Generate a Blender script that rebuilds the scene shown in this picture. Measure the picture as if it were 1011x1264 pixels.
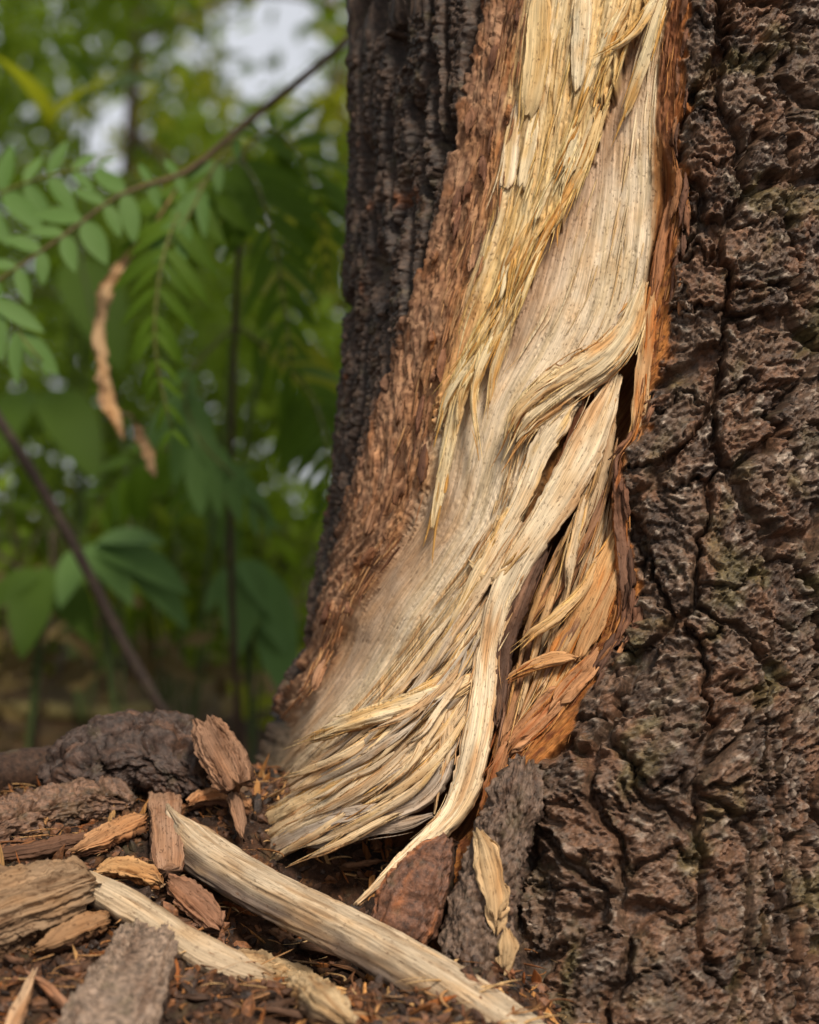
import bpy, math, random
import numpy as np
from mathutils import Vector, Matrix, Quaternion

for _o in list(bpy.data.objects):
    bpy.data.objects.remove(_o)
scene = bpy.context.scene
COL = scene.collection
R = math.radians

# ------------------------------------------------------------------ camera
K = 0.0005            # metres per photo pixel, at one metre from the lens
CZ, CY = 0.33, -1.0   # lens height and position on y
cam_d = bpy.data.cameras.new('camera')
cam = bpy.data.objects.new('camera', cam_d)
COL.objects.link(cam)
cam.location = (0, CY, CZ)
cam.rotation_euler = (R(90), 0, 0)
cam_d.sensor_fit = 'VERTICAL'
cam_d.sensor_height = 36
cam_d.lens = 36 / (1264 * K)
cam_d.clip_start = 0.02
cam_d.clip_end = 500
cam_d.dof.use_dof = True
cam_d.dof.focus_distance = 0.975
cam_d.dof.aperture_fstop = cam_d.lens / 13.0
scene.camera = cam

# ------------------------------------------------------------------ light
SUN_EL, SUN_AZ = R(46), R(20)      # azimuth measured from -y towards +x
sd = Vector((math.sin(SUN_AZ) * math.cos(SUN_EL), -math.cos(SUN_AZ) * math.cos(SUN_EL), math.sin(SUN_EL)))
sun_d = bpy.data.lights.new('sun', 'SUN')
sun = bpy.data.objects.new('sun', sun_d)
COL.objects.link(sun)
sun.rotation_euler = sd.to_track_quat('Z', 'Y').to_euler()
sun.location = (1, -3, 4)
sun_d.energy = 3.1
sun_d.angle = R(10)
sun_d.color = (1.0, 0.90, 0.77)

world = bpy.data.worlds.new('World')
scene.world = world
world.use_nodes = True
wn = world.node_tree.nodes
wl = world.node_tree.links
wn.clear()
sky = wn.new('ShaderNodeTexSky')
sky.sky_type = 'NISHITA'
sky.sun_disc = False
sky.sun_elevation = SUN_EL
sky.sun_rotation = math.pi - SUN_AZ
sky.air_density = 0.7
sky.dust_density = 8.0
sky.ozone_density = 0.4
bg = wn.new('ShaderNodeBackground')
bg.inputs[1].default_value = 0.056
wo = wn.new('ShaderNodeOutputWorld')
# thin bright cloud over the whole sky
tcw = wn.new('ShaderNodeTexCoord')
cn = wn.new('ShaderNodeTexNoise'); cn.inputs['Scale'].default_value = 2.2; cn.inputs['Detail'].default_value = 5
wl.new(tcw.outputs['Generated'], cn.inputs['Vector'])
cr = wn.new('ShaderNodeMapRange'); cr.inputs[1].default_value = .35; cr.inputs[2].default_value = .65; cr.inputs[3].default_value = .7; cr.inputs[4].default_value = .95
wl.new(cn.outputs['Fac'], cr.inputs[0])
cm = wn.new('ShaderNodeMix'); cm.data_type = 'RGBA'
wl.new(cr.outputs[0], cm.inputs[0]); wl.new(sky.outputs[0], cm.inputs[6]); cm.inputs[7].default_value = (11.6, 11.9, 12.6, 1)
wl.new(cm.outputs[2], bg.inputs[0])
wl.new(bg.outputs[0], wo.inputs[0])

vs = scene.view_settings
vs.view_transform = 'Standard'
vs.look = 'None'
vs.exposure = 0.36
vs.gamma = 1.0
vs.use_curve_mapping = False
scene.cycles.use_denoising = True
scene.cycles.max_bounces = 6

# ------------------------------------------------------------------ helpers
def W(px, py, y):
    """photo direction (px, py) at world depth y -> point"""
    d = y - CY
    return np.array([(px - 505.5) * K * d, y, CZ + (632 - py) * K * d])

def proj(X, Y, Z):
    d = Y - CY
    return X / (K * d) + 505.5, 632 - (Z - CZ) / (K * d)

def lin(c):
    c = np.asarray(c, float) / 255.0
    return np.where(c <= 0.04045, c / 12.92, ((c + 0.055) / 1.055) ** 2.4)

def ss(a, b, x):
    t = np.clip((x - a) / (b - a), 0, 1)
    return t * t * (3 - 2 * t)

def mix(a, b, t):
    return a + (b - a) * t

def cmix(a, b, t):
    return a + (b - a) * np.asarray(t)[..., None]

def hsh(ix, iy, seed):
    h = (ix.astype(np.int64) * 374761393 + iy.astype(np.int64) * 668265263 + int(seed) * 1442695041) & 0xFFFFFFFF
    h = ((h ^ (h >> 13)) * 1274126177) & 0xFFFFFFFF
    h = ((h ^ (h >> 15)) * 2246822519) & 0xFFFFFFFF
    return (h ^ (h >> 16)) & 0xFFFFFF

def h01(ix, iy, seed):
    return hsh(ix, iy, seed) / float(0x1000000)

_ga = np.linspace(0, 2 * np.pi, 64, endpoint=False)
_gx, _gy = np.cos(_ga), np.sin(_ga)

def noise(x, y, seed=0):
    x = np.asarray(x, float); y = np.asarray(y, float)
    x, y = np.broadcast_arrays(x, y)
    ix = np.floor(x); iy = np.floor(y)
    fx = x - ix; fy = y - iy
    ix = ix.astype(np.int64); iy = iy.astype(np.int64)
    u = fx * fx * fx * (fx * (fx * 6 - 15) + 10)
    v = fy * fy * fy * (fy * (fy * 6 - 15) + 10)
    def g(ox, oy):
        k = hsh(ix + ox, iy + oy, seed) & 63
        return _gx[k] * (fx - ox) + _gy[k] * (fy - oy)
    a = g(0, 0); b = g(1, 0); c = g(0, 1); d = g(1, 1)
    return 1.5 * (a + (b - a) * u + (c - a) * v + (a - b - c + d) * u * v)

def fbm(x, y, octs=4, seed=0, gain=0.5, lac=2.03):
    s = 0; a = 1; t = 0
    for i in range(octs):
        s = s + a * noise(x, y, seed + i * 17)
        t += a; a *= gain
        x = x * lac + 3.1; y = y * lac + 1.7
    return s / t * 1.6

def ridged(x, y, octs=4, seed=0, gain=0.55):
    s = 0; a = 1; t = 0
    for i in range(octs):
        s = s + a * (1 - 2 * np.abs(noise(x, y, seed + i * 31)))
        t += a; a *= gain
        x = x * 2.07 + 5.2; y = y * 2.07 + 1.3
    return s / t

def voro(x, y, seed=0, jit=0.9):
    """border distance, f1, cell id (x, y), offset from the cell's centre"""
    ix = np.floor(x).astype(np.int64); iy = np.floor(y).astype(np.int64)
    d1 = np.full(x.shape, 1e9); d2 = np.full(x.shape, 1e9)
    c1x = np.zeros(x.shape); c1y = np.zeros(x.shape); c2x = np.zeros(x.shape); c2y = np.zeros(x.shape)
    i1 = np.zeros(x.shape, np.int64); j1 = np.zeros(x.shape, np.int64)
    for oy in (-1, 0, 1):
        for ox in (-1, 0, 1):
            cx = ix + ox; cy = iy + oy
            qx = cx + 0.5 + jit * (h01(cx, cy, seed) - 0.5)
            qy = cy + 0.5 + jit * (h01(cx, cy, seed + 7) - 0.5)
            d = (qx - x) ** 2 + (qy - y) ** 2
            n1 = d < d1
            n2 = (~n1) & (d < d2)
            d2 = np.where(n1, d1, np.where(n2, d, d2))
            c2x = np.where(n1, c1x, np.where(n2, qx, c2x)); c2y = np.where(n1, c1y, np.where(n2, qy, c2y))
            d1 = np.where(n1, d, d1); c1x = np.where(n1, qx, c1x); c1y = np.where(n1, qy, c1y)
            i1 = np.where(n1, cx, i1); j1 = np.where(n1, cy, j1)
    e = (d2 - d1) / (2 * np.sqrt((c1x - c2x) ** 2 + (c1y - c2y) ** 2) + 1e-6)
    return e, np.sqrt(d1), i1, j1, x - c1x, y - c1y

def curve(pts):
    a = np.array(sorted(pts), float)
    return lambda q: np.interp(q, a[:, 0], a[:, 1])

def catmull(P, n):
    """n samples, evenly spaced in length, of a smooth line through the rows of P"""
    P = np.asarray(P, float)
    if len(P) == 2:
        P = np.vstack([P[0], (P[0] + P[1]) / 2, P[1]])
    E = np.vstack([2 * P[0] - P[1], P, 2 * P[-1] - P[-2]])
    out = []
    for i in range(len(P) - 1):
        p0, p1, p2, p3 = E[i:i + 4]
        t = np.linspace(0, 1, 24, endpoint=False)[:, None]
        out.append(0.5 * (2 * p1 + (p2 - p0) * t + (2 * p0 - 5 * p1 + 4 * p2 - p3) * t ** 2 + (3 * p1 - p0 - 3 * p2 + p3) * t ** 3))
    out.append(P[-1:])
    D = np.vstack(out)
    L = np.concatenate([[0], np.cumsum(np.linalg.norm(np.diff(D[:, :3], axis=0), axis=1))])
    if n is None:
        return D, L
    s = np.linspace(0, L[-1], n)
    return np.stack([np.interp(s, L, D[:, k]) for k in range(D.shape[1])], 1), L[-1]

def link(o, parent=None):
    COL.objects.link(o)
    if parent is not None:
        o.parent = parent
    return o

def tag(o, label=None, cat=None, group=None, kind=None):
    if label: o['label'] = label
    if cat: o['category'] = cat
    if group: o['group'] = group
    if kind: o['kind'] = kind
    return o

def empty(name, loc=(0, 0, 0)):
    o = bpy.data.objects.new(name, None)
    o.empty_display_size = 0.05
    o.location = loc
    return link(o)

def mesh_data(name, V, F, mat, col=None, gr=None, nrm=None, smooth=True):
    """F: (n, 4) or (n, 3) index array, or a list of both kinds of array"""
    V = np.asarray(V, np.float32)
    Fs = F if isinstance(F, list) else [F]
    Fs = [np.asarray(f, np.int32) for f in Fs if len(f)]
    me = bpy.data.meshes.new(name)
    me.vertices.add(len(V))
    me.vertices.foreach_set('co', V.ravel())
    idx = np.concatenate([f.ravel() for f in Fs])
    cnt = np.concatenate([np.full(len(f), f.shape[1], np.int32) for f in Fs])
    me.loops.add(len(idx))
    me.loops.foreach_set('vertex_index', idx)
    me.polygons.add(len(cnt))
    st = np.concatenate([[0], np.cumsum(cnt)[:-1]]).astype(np.int32)
    me.polygons.foreach_set('loop_start', st)
    me.polygons.foreach_set('loop_total', cnt)
    me.polygons.foreach_set('use_smooth', np.full(len(cnt), smooth, bool))
    me.update(calc_edges=True)
    if col is not None:
        a = me.attributes.new('Col', 'FLOAT_COLOR', 'POINT')
        c = np.ones((len(V), 4), np.float32); c[:, :3] = col
        a.data.foreach_set('color', c.ravel())
    if gr is not None:
        a = me.attributes.new('gr', 'FLOAT_VECTOR', 'POINT')
        g = np.full((len(V), 3), .37, np.float32); g[:, :gr.shape[1]] = gr
        a.data.foreach_set('vector', g.ravel())
    if nrm is not None:
        me.normals_split_custom_set_from_vertices(np.asarray(nrm, np.float32).tolist())
    if mat is not None:
        me.materials.append(mat)
    return me

def obj(name, me, parent=None):
    return link(bpy.data.objects.new(name, me), parent)

def grid_faces(n, m, wrap=False):
    """quads of an n x m grid (row-major); wrap closes it along m"""
    i = np.arange(n - 1)[:, None]; j = np.arange(m if wrap else m - 1)[None, :]
    j2 = (j + 1) % m
    a = i * m + j; b = i * m + j2; c = (i + 1) * m + j2; d = (i + 1) * m + j
    return np.stack([a, b, c, d], -1).reshape(-1, 4)

# ------------------------------------------------------------------ materials
def _new(name):
    m = bpy.data.materials.new(name)
    m.use_nodes = True
    nt = m.node_tree
    return m, nt, nt.nodes, nt.links, nt.nodes['Principled BSDF']

def _math(N, L, op, a, b=None, clamp=False):
    n = N.new('ShaderNodeMath'); n.operation = op; n.use_clamp = clamp
    for k, v in ((0, a), (1, b)):
        if v is None: continue
        if isinstance(v, (int, float)): n.inputs[k].default_value = v
        else: L.new(v, n.inputs[k])
    return n.outputs[0]

def _noise(N, L, vec, scale, detail=4, rough=0.6):
    n = N.new('ShaderNodeTexNoise')
    n.inputs['Scale'].default_value = scale
    n.inputs['Detail'].default_value = detail
    n.inputs['Roughness'].default_value = rough
    L.new(vec, n.inputs['Vector'])
    return n.outputs['Fac']

def _range(N, L, v, a, b, c, d):
    n = N.new('ShaderNodeMapRange')
    L.new(v, n.inputs[0])
    for k, x in enumerate((a, b, c, d)): n.inputs[k + 1].default_value = x
    return n.outputs[0]

def _scalecol(N, L, col, fac):
    n = N.new('ShaderNodeVectorMath'); n.operation = 'SCALE'
    L.new(col, n.inputs[0]); L.new(fac, n.inputs['Scale'])
    return n.outputs[0]

def _mixcol(N, L, fac, a, b):
    n = N.new('ShaderNodeMix'); n.data_type = 'RGBA'
    L.new(fac, n.inputs[0])
    for k, v in ((6, a), (7, b)):
        if isinstance(v, tuple): n.inputs[k].default_value = v
        else: L.new(v, n.inputs[k])
    return n.outputs[2]

def wood_material(name, rough=0.72, fleck=0.5, bump=0.6):
    """fibrous wood: colour from 'Col', streaks and fine relief along the grain in 'gr' (mm)"""
    m, nt, N, L, B = _new(name)
    ac = N.new('ShaderNodeAttribute'); ac.attribute_name = 'Col'
    ag = N.new('ShaderNodeAttribute'); ag.attribute_name = 'gr'
    def stretch(sx, sy):
        v = N.new('ShaderNodeVectorMath'); v.operation = 'MULTIPLY'
        L.new(ag.outputs['Vector'], v.inputs[0]); v.inputs[1].default_value = (sx, sy, 1)
        return v.outputs[0]
    streak = _noise(N, L, stretch(0.9, 0.022), 1.0, 5, 0.65)
    fine = _noise(N, L, stretch(3.2, 0.09), 1.0, 3, 0.6)
    blot = _noise(N, L, stretch(0.09, 0.035), 1.0, 3, 0.5)
    c1 = _scalecol(N, L, ac.outputs['Color'], _range(N, L, streak, 0.32, 0.68, 0.55, 1.28))
    warm = N.new('ShaderNodeMix'); warm.data_type = 'RGBA'; warm.blend_type = 'MULTIPLY'
    L.new(_range(N, L, blot, 0.45, 0.68, 0.0, 0.75), warm.inputs[0])
    L.new(c1, warm.inputs[6]); warm.inputs[7].default_value = (0.88, 0.74, 0.58, 1)
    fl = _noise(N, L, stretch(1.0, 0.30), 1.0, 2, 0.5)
    c2 = _mixcol(N, L, _range(N, L, fl, 0.625, 0.69, 0.0, fleck), warm.outputs[2], (0.10, 0.045, 0.02, 1))  # brown flecks and dark streaks also paint the shade of fine splits
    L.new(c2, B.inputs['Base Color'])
    B.inputs['Roughness'].default_value = rough
    B.inputs['Specular IOR Level'].default_value = 0.25
    b = N.new('ShaderNodeBump'); b.inputs['Strength'].default_value = bump; b.inputs['Distance'].default_value = 0.0009
    hsum = _math(N, L, 'ADD', streak, _math(N, L, 'MULTIPLY', fine, 0.5))
    hsum = _math(N, L, 'SUBTRACT', hsum, _math(N, L, 'MULTIPLY', _range(N, L, fl, 0.625, 0.69, 0.0, 1.0), 0.7))
    L.new(hsum, b.inputs['Height'])
    L.new(b.outputs[0], B.inputs['Normal'])
    return m

def bark_material(name, rough=0.6, spec=0.4, bump=0.6):
    m, nt, N, L, B = _new(name)
    ac = N.new('ShaderNodeAttribute'); ac.attribute_name = 'Col'
    tc = N.new('ShaderNodeTexCoord')
    v = tc.outputs['Object']
    n1 = _noise(N, L, v, 900, 3, 0.65)
    n2 = _noise(N, L, v, 260, 5, 0.65)
    n3 = _noise(N, L, v, 60, 4, 0.6)
    c = _scalecol(N, L, ac.outputs['Color'], _range(N, L, n2, 0.32, 0.7, 0.30, 1.7))
    # mossy patches and pale flecks
    c = _mixcol(N, L, _range(N, L, n3, 0.56, 0.72, 0.0, 0.45), c, (0.10, 0.083, 0.04, 1))
    c = _mixcol(N, L, _range(N, L, n1, 0.6, 0.75, 0.0, 0.55), c, (0.30, 0.235, 0.185, 1))
    L.new(c, B.inputs['Base Color'])
    B.inputs['Roughness'].default_value = rough
    B.inputs['Specular IOR Level'].default_value = spec
    b = N.new('ShaderNodeBump'); b.inputs['Strength'].default_value = bump; b.inputs['Distance'].default_value = 0.0014
    L.new(_math(N, L, 'ADD', n2, _math(N, L, 'MULTIPLY', n1, 0.4)), b.inputs['Height'])
    L.new(b.outputs[0], B.inputs['Normal'])
    return m

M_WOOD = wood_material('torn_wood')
M_BARK = bark_material('bark')
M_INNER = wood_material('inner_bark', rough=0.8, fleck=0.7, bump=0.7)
# ================================================================== the tree
# Outer cross-section of the trunk at several heights: (photo column, depth y), from the back round by the left
LEV = {
 -5200: [(850, .42), (640, .39), (530, .31), (490, .22), (550, .12), (640, .06), (705, .035), (770, .025), (850, .015), (930, .02), (1050, .06), (1130, .14), (1120, .29)],
 -2200: [(850, .44), (620, .41), (500, .32), (455, .22), (520, .11), (625, .045), (700, .02), (770, .01), (850, .0), (940, .005), (1070, .045), (1160, .14), (1150, .30)],
 -100: [(850, .46), (600, .42), (480, .33), (432, .22), (495, .11), (615, .035), (690, .012), (765, .0), (850, -.012), (950, -.008), (1090, .035), (1195, .14), (1180, .31)],
 150: [(850, .46), (600, .42), (478, .33), (430, .22), (487, .115), (580, .04), (660, .012), (745, .0), (845, -.014), (950, -.012), (1090, .03), (1195, .14), (1180, .31)],
 400: [(850, .46), (595, .42), (472, .33), (424, .22), (462, .125), (515, .055), (605, .012), (705, -.005), (830, -.018), (950, -.020), (1095, .025), (1205, .13), (1190, .31)],
 600: [(850, .47), (580, .43), (455, .33), (412, .22), (430, .135), (461, .075), (548, .018), (655, -.010), (785, -.025), (940, -.032), (1100, .01), (1220, .12), (1200, .31)],
 800: [(850, .48), (560, .44), (430, .34), (388, .22), (392, .145), (404, .09), (482, .02), (605, -.015), (765, -.035), (930, -.05), (1110, -.005), (1245, .11), (1220, .32)],
 950: [(850, .50), (520, .46), (370, .35), (336, .21), (337, .14), (344, .085), (420, .010), (540, -.030), (660, -.050), (880, -.07), (1120, -.02), (1270, .10), (1240, .33)],
 1264: [(850, .53), (450, .48), (260, .35), (205, .19), (215, .12), (250, .055), (350, -.025), (480, -.06), (640, -.085), (860, -.11), (1130, -.05), (1320, .09), (1290, .35)],
 1500: [(850, .56), (400, .50), (190, .36), (90, .19), (100, .10), (160, .03), (300, -.05), (450, -.09), (640, -.12), (860, -.15), (1140, -.09), (1370, .08), (1340, .37)],
}
_lq = sorted(LEV)                         # top to bottom
_NS = 60                                  # spline samples per control span
def _loop(pts):
    P = np.array([((px - 505.5) * K * (1 + y), y) for px, y in pts])
    n = len(P); out = []
    for i in range(n):
        p0, p1, p2, p3 = P[i - 1], P[i], P[(i + 1) % n], P[(i + 2) % n]
        t = np.linspace(0, 1, _NS, endpoint=False)[:, None]
        out.append(0.5 * (2 * p1 + (p2 - p0) * t + (2 * p0 - 5 * p1 + 4 * p2 - p3) * t ** 2 + (3 * p1 - p0 - 3 * p2 + p3) * t ** 3))
    return np.vstack(out)
_loops = np.stack([_loop(LEV[q]) for q in _lq])            # level, sample, xy
_NA = _loops.shape[1]
# column positions: fine where the photograph sees the trunk, coarse round the back
_ref = _loops[4]
_seg = np.linalg.norm(np.roll(_ref, -1, 0) - _ref, axis=1)
_cum = np.concatenate([[0], np.cumsum(_seg)])              # length at sample index
_a_of = lambda c: np.interp(c, np.arange(_NA + 1), _cum)
def _rng(c0, c1, step):
    a0, a1 = _a_of(c0 * _NS), _a_of(c1 * _NS)
    return np.linspace(a0, a1, max(2, int((a1 - a0) / step)), endpoint=False)
FINE = 0.00095
_acol = np.concatenate([_rng(0, 2.9, 0.008), _rng(2.9, 4.6, 0.0013), _rng(4.6, 9.9, FINE), _rng(9.9, 13, 0.007)])
_cidx = np.interp(_acol, _cum, np.arange(_NA + 1))         # fractional sample index
_zl = np.array([CZ + (632 - q) * K for q in _lq])
_z = np.concatenate([np.arange(-0.10, 0.0, 0.006), np.arange(0.0, 0.665, FINE), np.arange(0.665, 1.74, 0.008), np.arange(1.74, 3.2, 0.02)])
# smooth interpolation between levels (pchip-like through catmull on level index)
_lvl = np.interp(_z, _zl[::-1], np.arange(len(_lq))[::-1])
def _cub(arr, t):
    i = np.clip(np.floor(t).astype(int), 0, len(arr) - 2); f = (t - i)[:, None, None]
    f = f * f * (3 - 2 * f) * 0.5 + f * 0.5
    return arr[i] * (1 - f) + arr[i + 1] * f
_c0 = np.floor(_cidx).astype(int) % _NA; _cf = (_cidx - np.floor(_cidx))[None, :, None]
_lc = _loops[:, _c0] * (1 - _cf) + _loops[:, (_c0 + 1) % _NA] * _cf
XY = _cub(_lc, _lvl)
NZ, NC = XY.shape[:2]
BX, BY = XY[..., 0], XY[..., 1]
BZ = np.repeat(_z[:, None], NC, 1)
BASE = np.stack([BX, BY, BZ], -1)
def grid_normals(P):
    du = np.roll(P, -1, 1) - np.roll(P, 1, 1)
    dv = np.gradient(P, axis=0)
    n = np.cross(du, dv)
    return n / (np.linalg.norm(n, axis=2, keepdims=True) + 1e-12)
BN = grid_normals(BASE)
if BN[NZ // 2, NC // 2, 1] > 0: BN = -BN
p, q = proj(BX, BY, BZ)                                     # photo position of each base vertex
front = (BN[..., 1] * (BY - CY) + BN[..., 0] * BX + BN[..., 2] * (BZ - CZ)) < 0
front &= (_cidx[None, :] > 2.5 * _NS) & (_cidx[None, :] < 10.6 * _NS)
# arc length in mm measured from the middle of the front
_sl = np.linalg.norm(np.diff(XY, axis=1), axis=2)
S = np.concatenate([np.zeros((NZ, 1)), np.cumsum(_sl, 1)], 1) * 1000
_c8 = int(np.argmin(np.abs(_cidx - 8 * _NS)))
S = S - S[:, _c8:_c8 + 1]
Z = BZ * 1000

def soft(f, r):
    t = np.arange(-400, 1700, 2.0)
    v = f(t); k = np.hanning(int(r) | 1) + 1e-3; k /= k.sum()
    v = np.convolve(np.pad(v, len(k) // 2, 'edge'), k, 'valid')
    return lambda x: np.interp(x, t, v)
# region borders, photo column as a function of photo row
fA = curve([(-200, 640), (0, 607), (90, 582), (170, 566), (250, 552), (330, 526), (400, 505), (450, 490), (520, 470), (570, 450), (650, 430), (720, 410), (790, 390), (850, 370), (900, 330), (940, 305), (1264, 200)])
fB = curve([(-200, 680), (0, 651), (60, 641), (130, 634), (200, 620), (270, 608), (330, 590), (400, 565), (470, 548), (540, 535), (600, 525), (650, 508), (690, 478), (740, 442), (800, 417), (850, 388), (900, 345), (940, 306), (1000, 255), (1264, 120)])
fC = curve([(-200, 860), (0, 803), (50, 776), (120, 752), (200, 722), (260, 692), (310, 667), (370, 640), (420, 612), (445, 598), (470, 572), (500, 555), (540, 535), (580, 480), (1264, 0)])
fCL = curve([(-200, 842), (0, 828), (60, 815), (150, 806), (230, 806), (300, 800), (350, 795), (380, 788), (400, 782), (440, 757), (470, 726), (510, 692), (560, 668), (600, 655), (650, 636), (700, 606), (760, 560), (800, 528), (850, 486), (900, 440), (950, 392), (1000, 345), (1040, 315), (1100, 280), (1264, 240)])
fCR = curve([(-200, 842), (0, 828), (60, 816), (150, 808), (200, 826), (230, 838), (300, 824), (350, 816), (400, 801), (440, 791), (520, 783), (545, 773), (560, 762), (600, 758), (700, 758), (750, 755), (780, 745), (820, 722), (860, 700), (900, 668), (930, 632), (960, 612), (1000, 598), (1040, 560), (1100, 500), (1264, 420)])
fE = curve([(-200, 860), (0, 848), (100, 846), (180, 838), (230, 845), (330, 834), (400, 827), (480, 809), (540, 794), (565, 773), (600, 769), (640, 776), (720, 786), (760, 786), (790, 768), (840, 738), (880, 712), (920, 698), (940, 668), (960, 644), (1000, 618), (1040, 596), (1100, 575), (1264, 520)])
p0, q0 = p, q
_in = BASE - BN * .011
p, q = proj(_in[..., 0], _in[..., 1], _in[..., 2])
vA, vB, vC, vCL, vCR, vE = (soft(f, r)(q) for f, r in ((fA, 30), (fB, 45), (fC, 22), (fCL, 26), (fCR, 16), (fE, 12)))

# grain coordinates of the wood (mm across, mm along)
GU = (p - vB) / np.maximum(vCL - vB, 40) * 95.0
GV = (632 - q) * 0.62 + 0 * p
GR = np.stack([GU, GV], -1)

jag = 7 * fbm(S / 9, Z / 14, 3, 5)                          # ragged borders, px
jagf = 10 * fbm(GU / 2.2, GV / 60, 3, 6)                     # ragged along fibre

behind = ~((_cidx[None, :] > 2.5 * _NS) & (_cidx[None, :] < 10.6 * _NS)) | (q < -160)
vA = vA + 13
kA = ss(-4, 4, p + jag - vA)           # 1 right of A
kB = ss(-5, 5, p + .75 * jagf + .25 * jag - vB)
kC = ss(-4, 4, p + jagf * 1.3 - vC)
kCL = ss(-5, 5, p + jagf * .5 - vCL)
kCR = ss(-5, 5, p + jag * .5 - vCR)
kE = ss(-4, 4, p + jag * 1.3 + 9 * fbm(S / 30, Z / 26, 2, 8) - vE)
kA = np.where(behind, 0, kA)

# --- bark on the right, in plates
flow = np.clip(q - 640, 0, 430) * 0.5 * 0.5 * (1 - ss(900, 985, p))
wx = 9.0 * fbm(S / 38, Z / 38, 3, 21) + 2.6 * fbm(S / 8, Z / 8, 3, 22)
wy = 8.0 * fbm(S / 38, Z / 38, 3, 23) + 2.6 * fbm(S / 8, Z / 8, 3, 24)
bs = S - flow + wx
bz = Z + wy
e1, f1, ci, cj, ox, oy = voro(bs / 40.0 + 0.13, bz / 84.0, 41, 0.9)
zc = bz / 33.0 + 7 * h01(ci, cj, 14) + .30 * fbm(S / 16, Z / 30, 3, 15)
kk = np.floor(zc).astype(np.int64); fz = zc - kk
edge_id = np.round(zc).astype(np.int64)
dH = np.abs(zc - edge_id) * 33.0
wH = (.9 + 1.8 * h01(ci * 57 + cj, edge_id, 16)) * (h01(ci * 57 + cj, edge_id, 18) > .2) * (.6 + .9 * np.clip(fbm(S / 20, Z / 20, 2, 17) + .3, 0, 1)) + .01
cutH = ss(.3, 1, dH / wH)
rp = h01(ci * 57 + cj, kk, 19)
e2, f2, c2i, c2j, ox2, oy2 = voro(bs / 13.0 + .06 * wx, bz / 19.0, 47, 0.95)
e3, f3, c3i, c3j, ox3, oy3 = voro(bs / 6.5 + .25 * wx + .5 * fbm(S / 6, Z / 6, 2, 27), bz / 4.4 + .5 * fbm(S / 6, Z / 6, 2, 28), 53, 0.95)
w4 = fbm(S / 4, Z / 4, 2, 29); w5 = fbm(S / 4, Z / 4, 2, 30)
e4, f4, c4i, c4j, ox4, oy4 = voro(bs / 3.2 + .7 * w4, bz / 2.4 + .7 * w5, 55, 0.95)
def tilt(i, j, x, y, sd):
    return (h01(i, j, sd) - .5) * 2 * x + (h01(i, j, sd + 1) - .35) * -2 * y
r1 = h01(ci, cj, 3); r2 = h01(c2i, c2j, 4); r3 = h01(c3i, c3j, 6)
crackw = (0.05 + 0.06 * h01(ci, cj, 8)) * (1 + 0.8 * np.clip(fbm(S / 25, Z / 40, 2, 57), -.8, 1.2))
cut = ss(.2, 1, e1 / crackw)
lay = fbm(bs / 15, bz / 12, 4, 61)
tq = lay * 3.4 + rp * 4
terr = np.floor(tq) + ss(0.72, 0.98, tq - np.floor(tq))
gran = ridged(bs / 5.0, bz / 3.4, 3, 67)
gran2 = fbm(bs / 2.6, bz / 1.9, 2, 71)
m2 = ss(-.35, .35, fbm(bs / 22, bz / 22, 2, 59))
hR = (-12.5 + 14.5 * cut + 3.0 * (r1 - .5) * cut + 5.0 * (rp - .5) * cut + 3.0 * (.5 - fz) * cut - 7.0 * (1 - cutH) * cut
      + (terr - rp * 4) * .95 * cut + cut * 2.4 * m2 * (ss(0, .10, e2) - .6) + cut * 1.7 * (r2 - .5)
      + cut * 1.0 * (ss(0, .2, e3) - .5) + cut * 1.4 * (r3 - .5) + 0.35 * gran + 0.45 * gran2 + (.45 + .55 * cut) * (.8 * (h01(c4i, c4j, 12) - .5) + .9 * tilt(c4i, c4j, ox4, oy4, 61) + 1.7 * tilt(c3i, c3j, ox3, oy3, 63) + 1.8 * tilt(c2i, c2j, ox2, oy2, 65)) + .5 * (1 - cut) * gran2)
tq2 = fbm(bs / 11, bz / 5.0, 3, 73) * 4.2 + r2 * 2
terr2 = np.floor(tq2) + ss(.78, 1, tq2 - np.floor(tq2)) - r2 * 2
hR += .85 * terr2 * (.3 + .7 * cut)
# the bark's flank falls to the wound, and a broad swell on the lower buttress
hR += 5 * fbm(S / 70, Z / 90, 2, 75)
hR -= 7 * (1 - ss(0, 26, p - vE))
hR -= 16 * np.exp(-(((p - 668 - (q - 1110) * .18) / 26) ** 2 + ((q - 1110) / 110) ** 2))
# --- bark on the left, long ridges
lx = S + 5 * fbm(S / 30, Z / 60, 3, 81); lz = Z + 8 * fbm(S / 30, Z / 40, 3, 82)
e5, f5, di, dj, dx5, dy5 = voro(lx / 24.0, lz / 120.0, 85, 0.9)
e6, f6, gi, gj, gx6, gy6 = voro(lx / 8.0 + .6 * fbm(S / 7, Z / 7, 2, 26), lz / 9.5, 87, 0.95)
r5 = h01(di, dj, 9); r6 = h01(gi, gj, 10)
cut5 = ss(0, 1, e5 / 0.22)
hL = -14 + 15 * cut5 + 5 * (r5 - .5) * cut5 + 1.6 * (ss(0, .2, e6) - .5) + 2.4 * (r6 - .5) + 2.2 * tilt(gi, gj, gx6, gy6, 69) + 1.0 * ridged(lx / 9, lz / 12, 3, 88) + 1.0 * fbm(lx / 3, lz / 3, 2, 89)
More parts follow.
